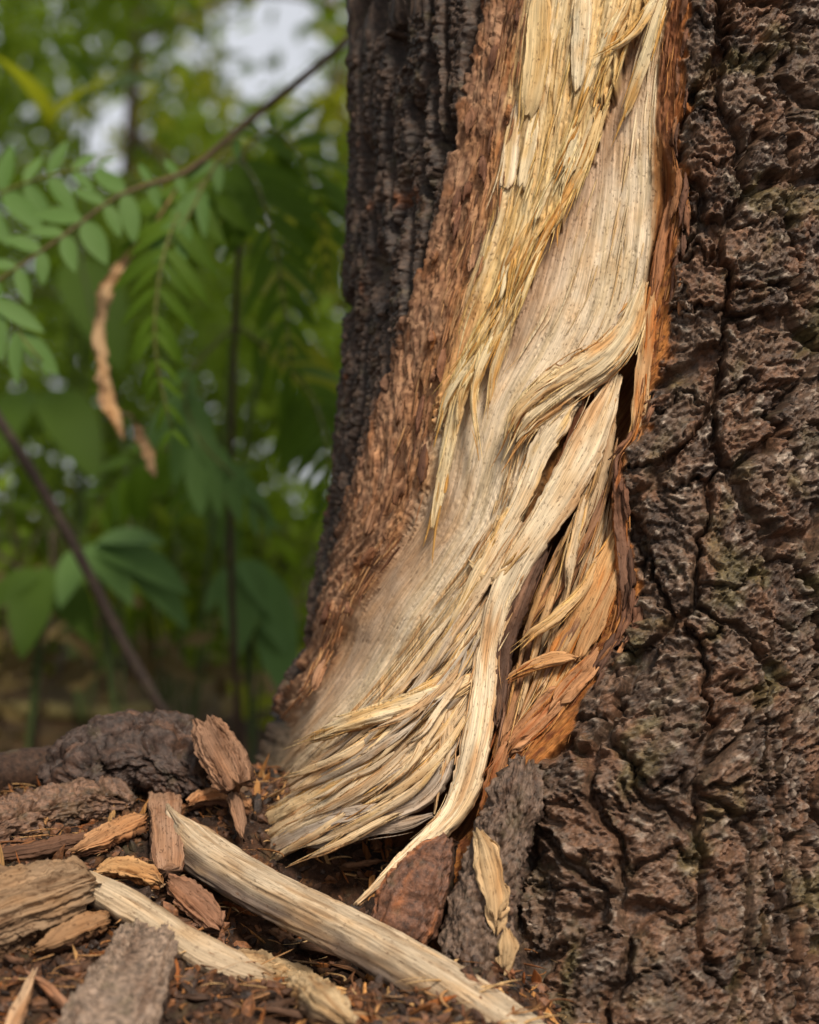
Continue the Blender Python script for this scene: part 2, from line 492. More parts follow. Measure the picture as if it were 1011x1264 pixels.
# --- inner bark, torn
tI = np.clip((p - vA) / np.maximum(vB - vA, 8), 0, 1)
irid = ridged(GU / 4.5 + .3 * fbm(S / 10, Z / 20, 2, 90), GV / 75, 4, 91)
e7, f7, hi, hj, _, _ = voro(GU / 3.2 + fbm(S / 9, Z / 9, 2, 92), GV / 34.0, 93, 0.95)
hI = mix(1.5, -10, tI) + 3.4 * irid + 1.7 * (h01(hi, hj, 11) - .5) + .7 * fbm(S / 2.4, Z / 9, 2, 95) - 6 * np.exp(-((tI - .62) / .1) ** 2) * ss(-.1, .5, fbm(GU / 14, GV / 45, 2, 94))
# --- wood
gstr = fbm(GU / 3.6, GV / 75, 4, 101)
gfine = fbm(GU / 1.5, GV / 60, 2, 103)
slit = ss(.80, .94, 1 - 2 * np.abs(noise(GU / 5.0 + .35 * fbm(GU / 30, GV / 50, 2, 104), GV / 300, 105))) * ss(.15, .4, fbm(GU / 5, GV / 38, 2, 106))
n_w = fbm(S / 8, Z / 8, 2, 117)
steps = fbm(GU / 9, GV / 190, 2, 107) * 2.4 + .5 * fbm(GU / 3, GV / 26, 2, 108)
stp = np.floor(steps) + ss(.75, 1, steps - np.floor(steps))
torn = np.exp(-np.clip(vC - p, 0, 400) / 34.0) * (1 - kC)
splint = ridged(GU / 4.2, GV / 26, 3, 109)
hU = -8.5 + 1.15 * stp + .9 * gstr + .4 * gfine - 1.6 * slit + torn * (2.0 + 3.0 * splint + 1.2 * gfine)
low = ss(430, 620, q)
side = ss(vCL - 150, vCL, p) * low          # towards the fan of loose fibres
_, pf, pi_, pj_, _, _ = voro(GU / 4.5 + .5 * n_w, GV / 10.0 + .5 * fbm(S / 9, Z / 9, 2, 114), 113, .98)
pits = ss(.20, .06, pf) * (h01(pi_, pj_, 116) > .62)
hW = -15.5 + .35 * gstr + .22 * gfine - .8 * slit * (1 - .75 * (1 - side) * low) + side * (1.6 * splint + .9 * gstr) - 2.0 * side
hW += 1.2 * fbm(S / 40, Z / 60, 2, 111) + .12 * fbm(S / 2.4, Z / 2.4, 2, 112) - .7 * pits
hW -= 3.5 * ss(40, 0, p - vC) * ss(460, 420, q)
# --- hollow between the wood and the bark
tw = np.clip((p - vCL) / np.maximum(vCR - vCL, 8), 0, 1)
wid = np.maximum(vCR - vCL, 1) * .5
hH = -15 - np.minimum(30 + 12 * ss(560, 700, q), wid * .85) * (np.sin(np.pi * np.clip(tw, .0, 1)) ** .55) + 5.0 * ridged(GU / 10, GV / 70, 3, 115) + 1.8 * splint + .7 * gfine
hH -= 26 * np.exp(-(((p - 505) / 75) ** 2 + ((q - 1035) / 46) ** 2))
hH -= 14 * np.exp(-(((p - 762) / 26) ** 2 + ((q - 500) / 60) ** 2))
hH += 14 * ss(690, 640, q) * 0
# --- rim of inner bark against the right-hand bark
tM = np.clip((p - vCR) / np.maximum(vE - vCR, 6), 0, 1)
hM = -15 + 7 * tM + 1.5 * splint + 2.0 * fbm(S / 4, Z / 12, 3, 121) + .8 * gfine

h = mix(hL, hI, kA)
h = mix(h, mix(hU, hW, kC), kB * kA)
h = mix(h, hH, kCL * kA)
h = mix(h, hM, kCR * kA)
h = mix(h, hR, np.where(behind, 1.0 * (_cidx[None, :] > 6.5 * _NS), kE))
dz_low = ss(1290, 1380, q)
h = h * (1 - .0 * dz_low)
P3 = BASE + BN * (h / 1000.0)[..., None]
# fibres of the torn margin lift sideways a little, so that its edge is not a single clean step
PN = grid_normals(P3)
if PN[NZ // 2, NC // 2, 1] > 0: PN = -PN

# --- colours (albedo, with shade painted into left bark, pale wood and hollow)
def sh(*c): return lin(c)
n1 = fbm(S / 30, Z / 30, 4, 131); n2 = fbm(S / 6, Z / 6, 3, 133); nf = fbm(GU / 6, GV / 70, 3, 135)
cR = cmix(np.broadcast_to(sh(98, 77, 61), P3.shape), sh(64, 48, 37), ss(-.5, .6, n1))
cR = cmix(cR, sh(158, 142, 126), .75 * ss(.1, .7, n2 + .35 * (terr2 - 1)) * ss(.3, .9, cut))
cR = cmix(cR, sh(116, 80, 56), .5 * ss(.55, .95, r2) + .25 * ss(.2, .8, -lay))
cR = cmix(cR, sh(92, 84, 46), .5 * ss(.25, .7, fbm(S / 38, Z / 45, 3, 137)))
cL = cmix(np.broadcast_to(sh(72, 55, 43), P3.shape), sh(50, 38, 30), ss(-.5, .5, n1))  # left bark coloured darker than the right, painting in its shaded side
cL = cmix(cL, sh(104, 82, 66), .5 * ss(.2, .8, n2))
cL = cmix(cL, sh(120, 72, 40), .7 * ss(.55, .9, fbm(S / 22, Z / 40, 3, 139)))
cI = cmix(np.broadcast_to(sh(176, 136, 104), P3.shape), sh(134, 98, 74), ss(-.4, .5, n2))
cI = cmix(cI, sh(186, 132, 84), .8 * ss(.35, 1, tI) * ss(-.3, .6, n1))
cI = cmix(cI, sh(96, 68, 52), ss(.22, .0, tI) * .7)
cI = cmix(cI, sh(150, 94, 50), .45 * ss(.2, .7, fbm(S / 12, Z / 25, 3, 141)))
cU = cmix(np.broadcast_to(sh(226, 194, 132), P3.shape), sh(206, 162, 92), ss(-.4, .6, nf))
cU = cmix(cU, sh(232, 212, 172), .8 * ss(.35, .9, h01(np.floor(steps).astype(int), np.zeros_like(ci), 5)))
cU = cmix(cU, sh(226, 190, 120), torn)
cU = cmix(cU, sh(196, 128, 62), .75 * ss(330, 430, q) * ss(60, 0, p - vB))
cW = cmix(np.broadcast_to(sh(230, 204, 164), P3.shape), sh(208, 180, 132), ss(-.3, .6, nf))
shade_tan = np.maximum(ss(70, 5, p - vC) * ss(480, 430, q), ss(.62, .15, (p - vB) / np.maximum(vCL - vB, 30)) * ss(520, 680, q))  # shade painted beside the torn edge; the lower left is tan wood
cW = cmix(cW, sh(196, 156, 118), .85 * np.clip(shade_tan, 0, 1))
cW = cmix(cW, sh(205, 160, 104), .6 * ss(860, 960, q))
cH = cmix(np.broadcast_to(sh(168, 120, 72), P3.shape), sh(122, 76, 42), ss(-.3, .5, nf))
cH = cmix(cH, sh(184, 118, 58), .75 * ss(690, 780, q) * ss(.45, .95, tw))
cH = cmix(cH, sh(112, 74, 46), .75 * ss(640, 720, q) * ss(.6, .4, tw))  # floor colour darkened to paint shade into gaps between the loose fibres
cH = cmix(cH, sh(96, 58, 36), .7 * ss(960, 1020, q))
cM = cmix(np.broadcast_to(sh(178, 118, 62), P3.shape), sh(128, 76, 44), ss(-.3, .5, n2))
cM = cmix(cM, sh(126, 80, 54), .8 * ss(260, 180, q))
cM = cmix(cM, sh(184, 118, 58), .5 * ss(.5, 1, tM))
C3 = cmix(cL, cI, kA)
C3 = cmix(C3, cmix(cU, cW, kC), kB * kA)
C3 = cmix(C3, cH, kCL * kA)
C3 = cmix(C3, cM, kCR * kA)
C3 = cmix(C3, cR, np.where(behind, 1.0 * (_cidx[None, :] > 6.5 * _NS), kE))

wmask = (kB * kA * (1 - kCL) * (.10 + .16 * kC))[..., None]
C3 = C3 * (1 - wmask) + (C3 @ np.array([.4, .45, .15]))[..., None] * wmask * np.array([1.06, .99, .90])
# --- which part each face belongs to
REG = np.zeros((NZ, NC), int)                         # 0 left bark
REG[(kA > .5)] = 1                                    # inner bark
REG[(kA > .5) & (kB > .5) & (kC <= .5)] = 2           # upper wood
REG[(kA > .5) & (kB > .5) & (kC > .5)] = 3            # lower wood
REG[(kA > .5) & (kCL > .5)] = 4                       # hollow
REG[(kA > .5) & (kCR > .5)] = 5                       # rim
REG[np.where(behind, (_cidx[None, :] > 6.5 * _NS) & np.ones((NZ, 1), bool), kE > .5)] = 6
F = grid_faces(NZ, NC, wrap=True)
fr = REG.ravel()[F[:, 0]]
PID = np.full((NZ, NC), -1, np.int64)
p, q = p0, q0
infr = (p > 380) & (p < 1080) & (q > -60) & (q < 1330)
plR = (REG == 6) & (e1 > crackw * .5) & infr & ~behind
PID[plR] = (((ci + 40) * 100 + (cj + 40)) * 400 + (kk + 150))[plR]
plL = (REG == 0) & (e5 > .09) & infr & ~behind
PID[plL] = 10 ** 7 + ((di + 500) * 2000 + (dj + 500))[plL]
fp = PID.ravel()[F]
fp = np.where((fp == fp[:, :1]).all(1), fp[:, 0], -1)
Vf = P3.reshape(-1, 3); Nf = PN.reshape(-1, 3); Cf = C3.reshape(-1, 3); Gf = GR.reshape(-1, 2)

tree = empty('tree', (float(BX[0].mean()), float(BY[0].mean()), 0.0))
tag(tree, 'thick rough-barked tree trunk with a long torn strip of bare pale wood', 'tree')
TREE_OFF = np.array(tree.location)

def sub(name, fm, mat, parent):
    f = F[fm]
    idx, inv = np.unique(f.ravel(), return_inverse=True)
    me = mesh_data(name, Vf[idx] - TREE_OFF, inv.reshape(-1, 4)[:, ::-1] if FLIP else inv.reshape(-1, 4), mat, Cf[idx], Gf[idx], Nf[idx])
    return obj(name, me, parent)
_f = F[len(F) // 2 + NC // 2]
FLIP = False
_fn = np.cross(Vf[_f[1]] - Vf[_f[0]], Vf[_f[3]] - Vf[_f[0]])
if np.dot(_fn, Nf[_f[0]]) < 0: FLIP = True

def plate_counts(lo, hi):
    m = (fp >= lo) & (fp < hi)
    u, c = np.unique(fp[m], return_counts=True)
    return [k for k, n in zip(u, c) if n > 90]
keepR = plate_counts(0, 10 ** 7); keepL = plate_counts(10 ** 7, 10 ** 9)
kept = np.isin(fp, keepR + keepL)
bark = sub('bark', ((fr == 6) | (fr == 0)) & ~kept, M_BARK, tree)
inner = sub('inner_bark', fr == 1, M_INNER, tree)
tag(inner, 'reddish brown torn inner bark along the edge of the bare wood')
wood = sub('bare_wood', fr == 3, M_WOOD, tree)
tag(wood, 'pale smooth bare wood under the torn layer')
upper = sub('torn_layer', fr == 2, M_WOOD, tree)
tag(upper, 'yellow torn upper layer of wood with a ragged fibrous edge')
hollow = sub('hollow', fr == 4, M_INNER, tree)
tag(hollow, 'dark brown hollow between the wood and the bark')
rim = sub('bark_rim', fr == 5, M_INNER, tree)
order = np.argsort(fp, kind='stable'); sfp = fp[order]
for k in keepR + keepL:
    a, b = np.searchsorted(sfp, k), np.searchsorted(sfp, k, 'right')
    sub('bark_plate', order[a:b], M_BARK, bark)
print('plates', len(keepR), len(keepL), 'trunk faces', len(F))

# lookup: depth and normal of the trunk's outer line at a photo position
_sel = np.zeros((NZ, NC), bool); _sel[::5, ::5] = True
_sel &= front & (p > 100) & (p < 1150) & (q > -150) & (q < 1450)
_tp, _tq, _ty, _tn = p[_sel], q[_sel], BY[_sel], BN[_sel]
def base_at(px, py):
    d = (_tp - px) ** 2 + (_tq - py) ** 2
    i = np.argsort(d)[:6]
    w = 1 / (d[i] + 4.0); w /= w.sum()
    n = (_tn[i] * w[:, None]).sum(0)
    return float((_ty[i] * w).sum()), n / np.linalg.norm(n)
def on_trunk(px, py, lift):
    """point seen at (px, py), lift mm outside (negative: inside) the trunk's outer line"""
    y, n = base_at(px, py)
    return W(px, py, y + lift / 1000.0 * n[1] / max(.35, abs(n[1]))), n
# ================================================================== swept pieces of wood and bark
_bc = [0]
def billet(name, P, Wd, Th, hint=None, parent=None, mat=None, top=(222, 196, 150), side=None, var=None, sq=2.6,
           fib=0.6, rough=0.0, rwl=6.0, jag=(6, 10), taper=(.5, .35), roll=0.0, cup=0.0, edge=.12, res=0.92, off=None, seed=None, slit=.8, crack=0.0):
    """A splinter, strip or chunk swept along the points P (m). Wd, Th: width and thickness (m) per point.
    fib: mm of fibre relief, rough: mm of lumpy relief, jag: mm of ragged end, roll: degrees (per point or one)."""
    _bc[0] += 1
    sd = seed if seed is not None else 1000 + _bc[0] * 13
    P = np.asarray(P, float); n = len(P)
    Wd = np.broadcast_to(np.asarray(Wd, float), (n,)); Th = np.broadcast_to(np.asarray(Th, float), (n,))
    Ro = np.broadcast_to(np.asarray(roll, float), (n,))
    H = np.broadcast_to(np.asarray(hint if hint is not None else (0, -.7, .7), float), (n, 3))
    D, Lc = catmull(np.hstack([P, Wd[:, None], Th[:, None], Ro[:, None], H]), None)
    Lt = Lc[-1]
    per = 2 * (Wd.max() + Th.max())
    M = int(np.clip(Lt / (res * 1.7e-3), 12, 420)); U = int(np.clip(per / (res * 1e-3), 14, 220))
    ph = -np.pi / 2 + np.arange(U) / U * 2 * np.pi
    c, s = np.cos(ph), np.sin(ph)
    ca = np.sign(c) * np.abs(c) ** (2 / sq); sa = np.sign(s) * np.abs(s) ** (2 / sq)
    um = np.concatenate([[0], np.cumsum(np.hypot(np.diff(ca) * Wd.max() / 2, np.diff(sa) * Th.max() / 2))]) * 1000   # mm round the section
    # each fibre ends at its own length
    fe0 = np.clip(.5 + .75 * fbm(ca * Wd.max() * 1000 / 7.0, sa * .6, 3, sd), 0, 1); fe1 = np.clip(.5 + .75 * fbm(ca * Wd.max() * 1000 / 7.0, sa * .6 + 9, 3, sd + 1), 0, 1)
    a0 = np.minimum(.3, jag[0] / 1000 / Lt * fe0); a1 = 1 - np.minimum(.4, jag[1] / 1000 / Lt * fe1)
    v = np.linspace(0, 1, M)
    vv = a0[None] + (a1 - a0)[None] * v[:, None]
    A = np.stack([np.interp(vv, Lc / Lt, D[:, k]) for k in range(D.shape[1])], -1)     # M, U, 9
    Dn = np.stack([np.interp(v, Lc / Lt, D[:, k]) for k in range(3)], -1)
    T = np.gradient(Dn, axis=0); T /= np.linalg.norm(T, axis=1, keepdims=True) + 1e-12
    Tg = np.stack([np.interp(vv, v, T[:, k]) for k in range(3)], -1)
    N = A[..., 6:9]; N = N - (N * Tg).sum(-1, keepdims=True) * Tg
    N /= np.linalg.norm(N, axis=-1, keepdims=True) + 1e-12
    B = np.cross(Tg, N)
    rr = np.radians(A[..., 5])[..., None]
    N, B = N * np.cos(rr) + B * np.sin(rr), B * np.cos(rr) - N * np.sin(rr)
    vm = vv * Lt * 1000
    tl = np.clip(np.minimum((taper[0] + (1 - taper[0]) * ss(0, .05 + 1.2 * a0.max(), v))[:, None], (taper[1] + (1 - taper[1]) * ss(1, .90, v))[:, None]), 0, 1)
    sg = np.sign(ca)[None] * 5 + 0 * vm
    saw = lambda u: (u - np.floor(u))
    e_a = saw(vm / 17.0 + 1.3 * noise(sg, vm / 30, sd + 21)) ** 1.5 * h01(np.floor(vm / 17.0 + 1.3 * noise(sg, vm / 30, sd + 21)).astype(int), sg.astype(int), sd)
    w = A[..., 3] / 2 * tl * (.94 - (edge * 1.7 if Th.max() < .0095 else 0) * e_a * (np.abs(ca) ** 8)[None] + edge * .7 * fbm(sg, vm / 22.0, 3, sd + 2))
    t = A[..., 4] / 2 * (.4 + .6 * tl)
    Um = np.broadcast_to(um[None], vm.shape)
    rib = fbm(Um / 3.4, vm / 70, 2, sd + 6) * 2.3
    rib = np.floor(rib) + ss(.7, 1, rib - np.floor(rib))          # splinters lying one over another
    d = fib * (.6 * rib + .75 * ridged(Um / 3.0, vm / 60, 3, sd + 3) + .45 * fbm(Um / 1.2, vm / 16, 2, sd + 4) + .5 * fbm(Um / 12, vm / 90, 2, sd + 7))
    sl = ss(.78, .95, 1 - 2 * np.abs(noise(Um / 4.5, vm / 170, sd + 5))) * ss(.0, .35, fbm(Um / 5, vm / 30, 2, sd + 8))
    d = d - slit * fib * 1.6 * sl
    if rough:
        q1 = fbm(Um / rwl, vm / rwl, 3, sd + 9); q2 = fbm(Um / rwl, vm / rwl, 3, sd + 19)
        e, f, i, j, xa, ya = voro(Um / rwl + .8 * q1, vm / (rwl * 1.5) + .8 * q2, sd + 10, .95)
        eb, fb, ib, jb, xb, yb = voro(Um / rwl * 2.3 + q2, vm / rwl * 1.9 + q1, sd + 30, .95)
        d = d + rough * (.9 * fbm(Um / (rwl * 2.4), vm / (rwl * 2.8), 3, sd + 11) + .55 * (h01(i, j, sd) - .5) + 1.0 * tilt(i, j, xa, ya, sd) + .25 * (ss(0, .15, e) - .6)
                         + .35 * (h01(ib, jb, sd) - .5) + .55 * tilt(ib, jb, xb, yb, sd + 3))
    if crack:
        ec, _, ic, jc, xc, yc = voro(Um / 17.0 + .35 * fbm(Um / 12, vm / 12, 3, sd + 41), vm / 21.0 + .35 * fbm(Um / 12, vm / 12, 3, sd + 42), sd + 40, .9)
        d = d - crack * (1 - ss(.01, .11, ec)) + crack * .5 * (h01(ic, jc, sd + 43) - .5) + crack * .7 * tilt(ic, jc, xc, yc, sd + 44)
    x = ca[None] * w; y = sa[None] * t - cup * (ca[None] ** 2) * w
    nx = ca[None] * t; ny = sa[None] * w; nl = np.hypot(nx, ny) + 1e-9
    x = x + nx / nl * d / 1000; y = y + ny / nl * d / 1000
    V = A[..., :3] + B * x[..., None] + N * y[..., None]
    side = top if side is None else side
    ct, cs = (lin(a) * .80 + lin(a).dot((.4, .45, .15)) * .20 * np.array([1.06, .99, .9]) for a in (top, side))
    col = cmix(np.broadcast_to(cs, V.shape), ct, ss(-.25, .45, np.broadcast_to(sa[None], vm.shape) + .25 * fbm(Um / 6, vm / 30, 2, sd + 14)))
    if var is not None:
        col = cmix(col, lin(var), .85 * ss(.0, .65, fbm(Um / 9, vm / 55, 3, sd + 15)))
    col = col * (1 + .16 * fbm(Um / 4, vm / 60, 3, sd + 16))[..., None]
    V = V.reshape(-1, 3)
    e0 = V[:U].mean(0) + (V[U:2 * U].mean(0) - V[:U].mean(0)) * .3; e1 = V[-U:].mean(0) - (V[-U:].mean(0) - V[-2 * U:-U].mean(0)) * .3
    V = np.vstack([V, e0, e1])
    col = np.vstack([col.reshape(-1, 3), col[0].mean(0), col[-1].mean(0)])
    gr = np.vstack([np.stack([Um + sd * 3.7, vm + sd], -1).reshape(-1, 2), [[sd * 3.7, sd]], [[sd * 3.7, sd]]])
    k = np.arange(U); k2 = (k + 1) % U
    Fq = grid_faces(M, U, wrap=True)
    Fq = Fq[:, ::-1]
    t0 = np.stack([k, k2, np.full(U, M * U)], 1); t1 = np.stack([(M - 1) * U + k2, (M - 1) * U + k, np.full(U, M * U + 1)], 1)
    # outward faces
    fc = V[Fq[len(Fq) // 2]]
    nn = np.cross(fc[1] - fc[0], fc[3] - fc[0]); ctr = V[(M // 2) * U:(M // 2 + 1) * U].mean(0)
    if np.dot(nn, fc.mean(0) - ctr) < 0:
        Fq = Fq[:, ::-1]; t0 = t0[:, ::-1]; t1 = t1[:, ::-1]
    if parent is not None:
        o0 = TREE_OFF if off is None else np.asarray(off, float)
        o = obj(name, mesh_data(name, V - o0, [Fq, t0, t1], mat or M_WOOD, col, gr), parent)
    else:
        o0 = np.array([V[:, 0].mean(), V[:, 1].mean(), V[:, 2].min()])
        o = obj(name, mesh_data(name, V - o0, [Fq, t0, t1], mat or M_WOOD, col, gr))
        o.location = o0
    return o

CREAM, TAN, YEL, GREY, ORG, RED = (230, 204, 162), (200, 158, 112), (218, 178, 112), (176, 158, 138), (196, 128, 62), (120, 78, 52)
def strip(name, pts, th=5.0, fuzz=0, cam_face=.35, **kw):
    """a strip torn from the trunk; pts: (px, py, lift mm, width px)"""
    Q = [on_trunk(a, b, l) for a, b, l, w in pts]
    P = np.array([x[0] for x in Q])
    toc = np.array([0, CY, CZ]) - P; toc /= np.linalg.norm(toc, axis=1, keepdims=True)
    H = np.array([x[1] for x in Q]) * (1 - cam_face) + toc * cam_face
    Wd = np.array([x[3] for x in pts]) * K * (P[:, 1] - CY)
    Thk = np.minimum(th / 1000.0, Wd * .8) if np.isscalar(th) else np.array(th) / 1000.0
    o = billet(name, P, Wd, Thk, H, tree, **kw)
    D, L = catmull(np.hstack([P, Wd[:, None]]), 60)
    strands(D, H[0], L, th if np.isscalar(th) else 5, int(fuzz * 1.1 + L * 1000 * Wd.mean() * 1000 / 260), kw.get('top', CREAM), kw.get('var', None))
    return o

STR = []           # fine splinters and hairs: (points, radius, colour)
def strands(D, N, L, th, n, top, var):
    """fine splinters lying on, and fraying from, the strip whose centre line is D (x, y, z, width)"""
    m = len(D) - 1
    T = np.gradient(D[:, :3], axis=0); T /= np.linalg.norm(T, axis=1, keepdims=True)
    Sd = np.cross(T, N); Sd /= np.linalg.norm(Sd, axis=1, keepdims=True) + 1e-9
    Nn = np.cross(Sd, T)
    for _ in range(n):
        u = random.uniform(-1, 1); u = math.copysign(abs(u) ** .6, u) * .52
        ln = min(1.0, random.uniform(.010, .045) / L); a = random.uniform(-.02, 1 - ln * .4); rev = random.random() < .3
        t = np.clip(np.linspace(a, a + ln, 8) * m, 0, m)
        def at(A): return np.stack([np.interp(t, np.arange(m + 1), A[:, k]) for k in range(3)], 1)
        w = np.interp(t, np.arange(m + 1), D[:, 3])[:, None]
        k = np.linspace(0, 1, 8)[:, None]
        if rev: k = k[::-1]
        out = random.uniform(0, .0035) if random.random() < .35 else random.uniform(0, .0012)
        sp = random.uniform(-.002, .002) + math.copysign(1, u) * random.uniform(0, .0025) * (abs(u) > .35)
        P = at(D[:, :3]) + at(Sd) * (u * w + sp * k ** 2) + at(Nn) * (th / 2000.0 * math.sqrt(max(.05, 1 - (1.9 * u) ** 2)) * .8 + out * k ** 2)
        over = (np.linspace(a, a + ln, 8) - 1).clip(0)[:, None] * L
        P = P + at(T) * over
        c = lin(top if random.random() < .6 or var is None else var) * random.uniform(.8, 1.12)
        STR.append((P if not rev else P[::-1], random.choice((.00018, .00025, .0003, .00045, .0007)) * random.uniform(.8, 1.2), c))

random.seed(4)
# the long twisting strip in the middle, and the bark still on its back
s1 = strip('wood_strip', [(765, 455, -20, 26), (740, 515, -13, 40), (712, 575, -8, 50), (679, 632, -6, 46), (641, 692, -4, 40), (616, 745, -3, 36), (602, 800, -3, 30), (596, 860, -3, 36), (587, 920, -4, 40), (571, 980, -4, 38), (546, 1020, 4, 28), (506, 1056, 16, 22), (468, 1090, 26, 17), (436, 1119, 34, 9)],
           th=9, top=CREAM, side=(180, 140, 100), var=TAN, fib=.7, cup=.12, jag=(10, 8), fuzz=26, roll=[0, 0, 4, 6, 0, -8, -14, -14, -8, 0, 6, 8, 10, 10])
tag(s1, 'long curved pale strip of wood crossing the hollow')
s = strip('bark_strip', [(676, 655, -15, 16), (655, 705, -11, 28), (636, 752, -9, 32), (622, 800, -9, 28), (617, 850, -9, 22), (611, 905, -10, 14)], th=8, top=(98, 68, 50), side=(70, 48, 38), var=(140, 104, 80), fib=1.0, rough=.8, rwl=3.5, mat=M_INNER, fuzz=14)
# the peeled lip at the lower end of the pale face
strip('peeled_lip', [(796, 345, -17, 16), (780, 395, -12, 34), (752, 436, -7, 46), (712, 464, -4, 54), (675, 492, -4, 50), (648, 520, -5, 40), (631, 552, -8, 22)],
      th=8, top=(224, 198, 150), side=(176, 128, 78), var=(190, 142, 86), fib=1.5, edge=.3, jag=(10, 16), cup=.25, fuzz=46, roll=[0, 0, -10, -18, -14, -6, 0])
strip('peeled_lip', [(770, 405, -13, 12), (742, 440, -6, 16), (706, 462, -2, 20), (668, 484, 0, 18), (640, 510, -1, 12), (628, 535, -3, 8)],
      th=5, top=(214, 180, 122), var=(160, 104, 54), fib=1.2, edge=.35, jag=(6, 12), fuzz=20)
strip('wood_strip', [(715, 490, -14, 24), (690, 520, -11, 34), (668, 556, -11, 30), (650, 600, -11, 26), (626, 650, -10, 24), (600, 700, -9, 18), (575, 745, -8, 12)], th=6, top=CREAM, var=YEL, fib=.9, edge=.25, jag=(10, 24), fuzz=16, roll=14)
strip('wood_strip', [(640, 612, -11, 14), (612, 672, -9, 20), (584, 725, -7, 20), (556, 775, -6, 14), (535, 812, -6, 8)], th=4, top=(222, 192, 142), var=YEL, fib=.8, edge=.25, jag=(10, 30), fuzz=10, roll=-20)
# strips inside the hollow
for pts, kw in (
    ([(742, 455, -24, 18), (746, 510, -22, 30), (742, 560, -21, 34), (728, 620, -20, 26), (708, 672, -18, 16), (697, 715, -16, 7)], dict(top=(200, 166, 120), var=(150, 104, 66))),
    ([(728, 590, -16, 10), (716, 640, -12, 16), (704, 690, -10, 14), (698, 738, -9, 6)], dict(top=(216, 184, 138), var=YEL)),
    ([(720, 470, -20, 12), (712, 530, -22, 20), (690, 600, -24, 24), (664, 660, -25, 24), (640, 720, -25, 20)], dict(top=(150, 96, 54), var=(110, 66, 40))),
    ([(752, 640, -30, 24), (738, 700, -32, 34), (716, 760, -32, 40), (684, 820, -30, 40), (652, 880, -28, 34)], dict(top=(170, 128, 86), var=(130, 90, 60))),
    ([(700, 660, -30, 20), (688, 730, -30, 30), (668, 800, -29, 34), (648, 860, -27, 34), (632, 930, -26, 28)], dict(top=(190, 152, 106), var=(150, 106, 66))),
    ([(770, 640, -20, 10), (752, 690, -17, 28), (730, 745, -16, 40), (706, 795, -16, 44), (680, 845, -18, 36), (655, 890, -20, 22)], dict(top=(218, 164, 92), var=(192, 122, 56), fib=1.3)),
    ([(768, 690, -14, 8), (752, 735, -12, 18), (728, 790, -12, 24), (706, 832, -14, 16)], dict(top=(198, 146, 84), var=(176, 104, 48), fib=1.1)),
    ([(738, 688, -12, 6), (718, 730, -8, 13), (690, 758, -5, 15), (660, 780, -5, 13), (634, 802, -7, 8)], dict(top=(220, 174, 108), var=YEL, fib=.8)),
    ([(716, 812, -10, 10), (690, 812, -7, 18), (662, 820, -6, 16), (640, 830, -7, 10), (622, 842, -8, 6)], dict(top=(208, 152, 88), var=(168, 106, 56), fib=.9)),
    ([(655, 800, -24, 18), (640, 850, -22, 26), (626, 900, -20, 24), (610, 950, -18, 16)], dict(top=(178, 122, 70), var=(150, 84, 40), fib=1.2)),
    ([(715, 838, -13, 14), (690, 862, -11, 30), (662, 890, -11, 34), (634, 918, -12, 26), (616, 945, -12, 14)], dict(top=(184, 124, 70), var=(156, 86, 40), fib=1.6, rough=.9, rwl=4)),
    ([(742, 800, -11, 12), (726, 826, -9, 26), (702, 850, -9, 28), (676, 884, -9, 20)], dict(top=(188, 128, 72), var=(168, 96, 44), fib=1.4, rough=.8, rwl=4)),
    ([(806, 355, -14, 12), (800, 410, -12, 20), (794, 460, -11, 22), (788, 510, -11, 20), (778, 548, -12, 14)], dict(top=(206, 160, 100), var=(186, 116, 56), fib=.9)),
    ([(830, 235, -16, 8), (818, 300, -14, 14), (808, 360, -14, 12), (796, 420, -16, 8)], dict(top=(170, 106, 54), var=(120, 72, 40), fib=.9)),
    ([(768, 560, -12, 6), (764, 610, -10, 16), (768, 670, -9, 18), (772, 730, -9, 16), (764, 780, -11, 10)], dict(top=(126, 84, 58), var=(176, 108, 54), fib=1.2, rough=.8, rwl=4)),
):
    kw = dict(dict(th=5, sq=3.6, fib=1.0, edge=.25, jag=(8, 22), fuzz=8), **kw)
    strip('wood_strip', pts, mat=M_WOOD, **kw)
k1_ = catmull([(745, 500), (735, 580), (700, 660), (660, 750), (635, 840), (618, 930)], 41)[0]
k2_ = catmull([(772, 540), (760, 620), (752, 700), (735, 780), (690, 860), (640, 940)], 41)[0]
for i in range(30):
    t = random.random(); a = random.uniform(0, .6); b = min(1, a + random.uniform(.25, .5))
    t2 = min(1, max(0, t + random.uniform(-.45, .3)))
    g = []
    for x, tt in zip(np.linspace(a, b, 5), np.linspace(t, t2, 5)):
        g.append([np.interp(x, np.linspace(0, 1, 41), k1_[:, c]) * (1 - tt) + np.interp(x, np.linspace(0, 1, 41), k2_[:, c]) * tt for c in (0, 1)])
    w0 = random.uniform(4, 12); l0 = random.uniform(-30, -15)
    cc = random.choice(((206, 166, 112), (186, 138, 86), (170, 122, 78), (214, 180, 132), (150, 104, 68)))
    strip('wood_strip', [(x[0], x[1], l0 + random.uniform(-1, 1) + 4 * k, w0 * f) for x, f, k in zip(g, (.5, 1, 1, .8, .35), (0, .25, .5, .75, 1))],
          th=random.uniform(2, 4), sq=4, top=cc, var=random.choice(((160, 112, 66), (196, 146, 88))), fib=.9, edge=.25, jag=(10, 24), fuzz=4, roll=random.uniform(-30, 30), res=1.2)
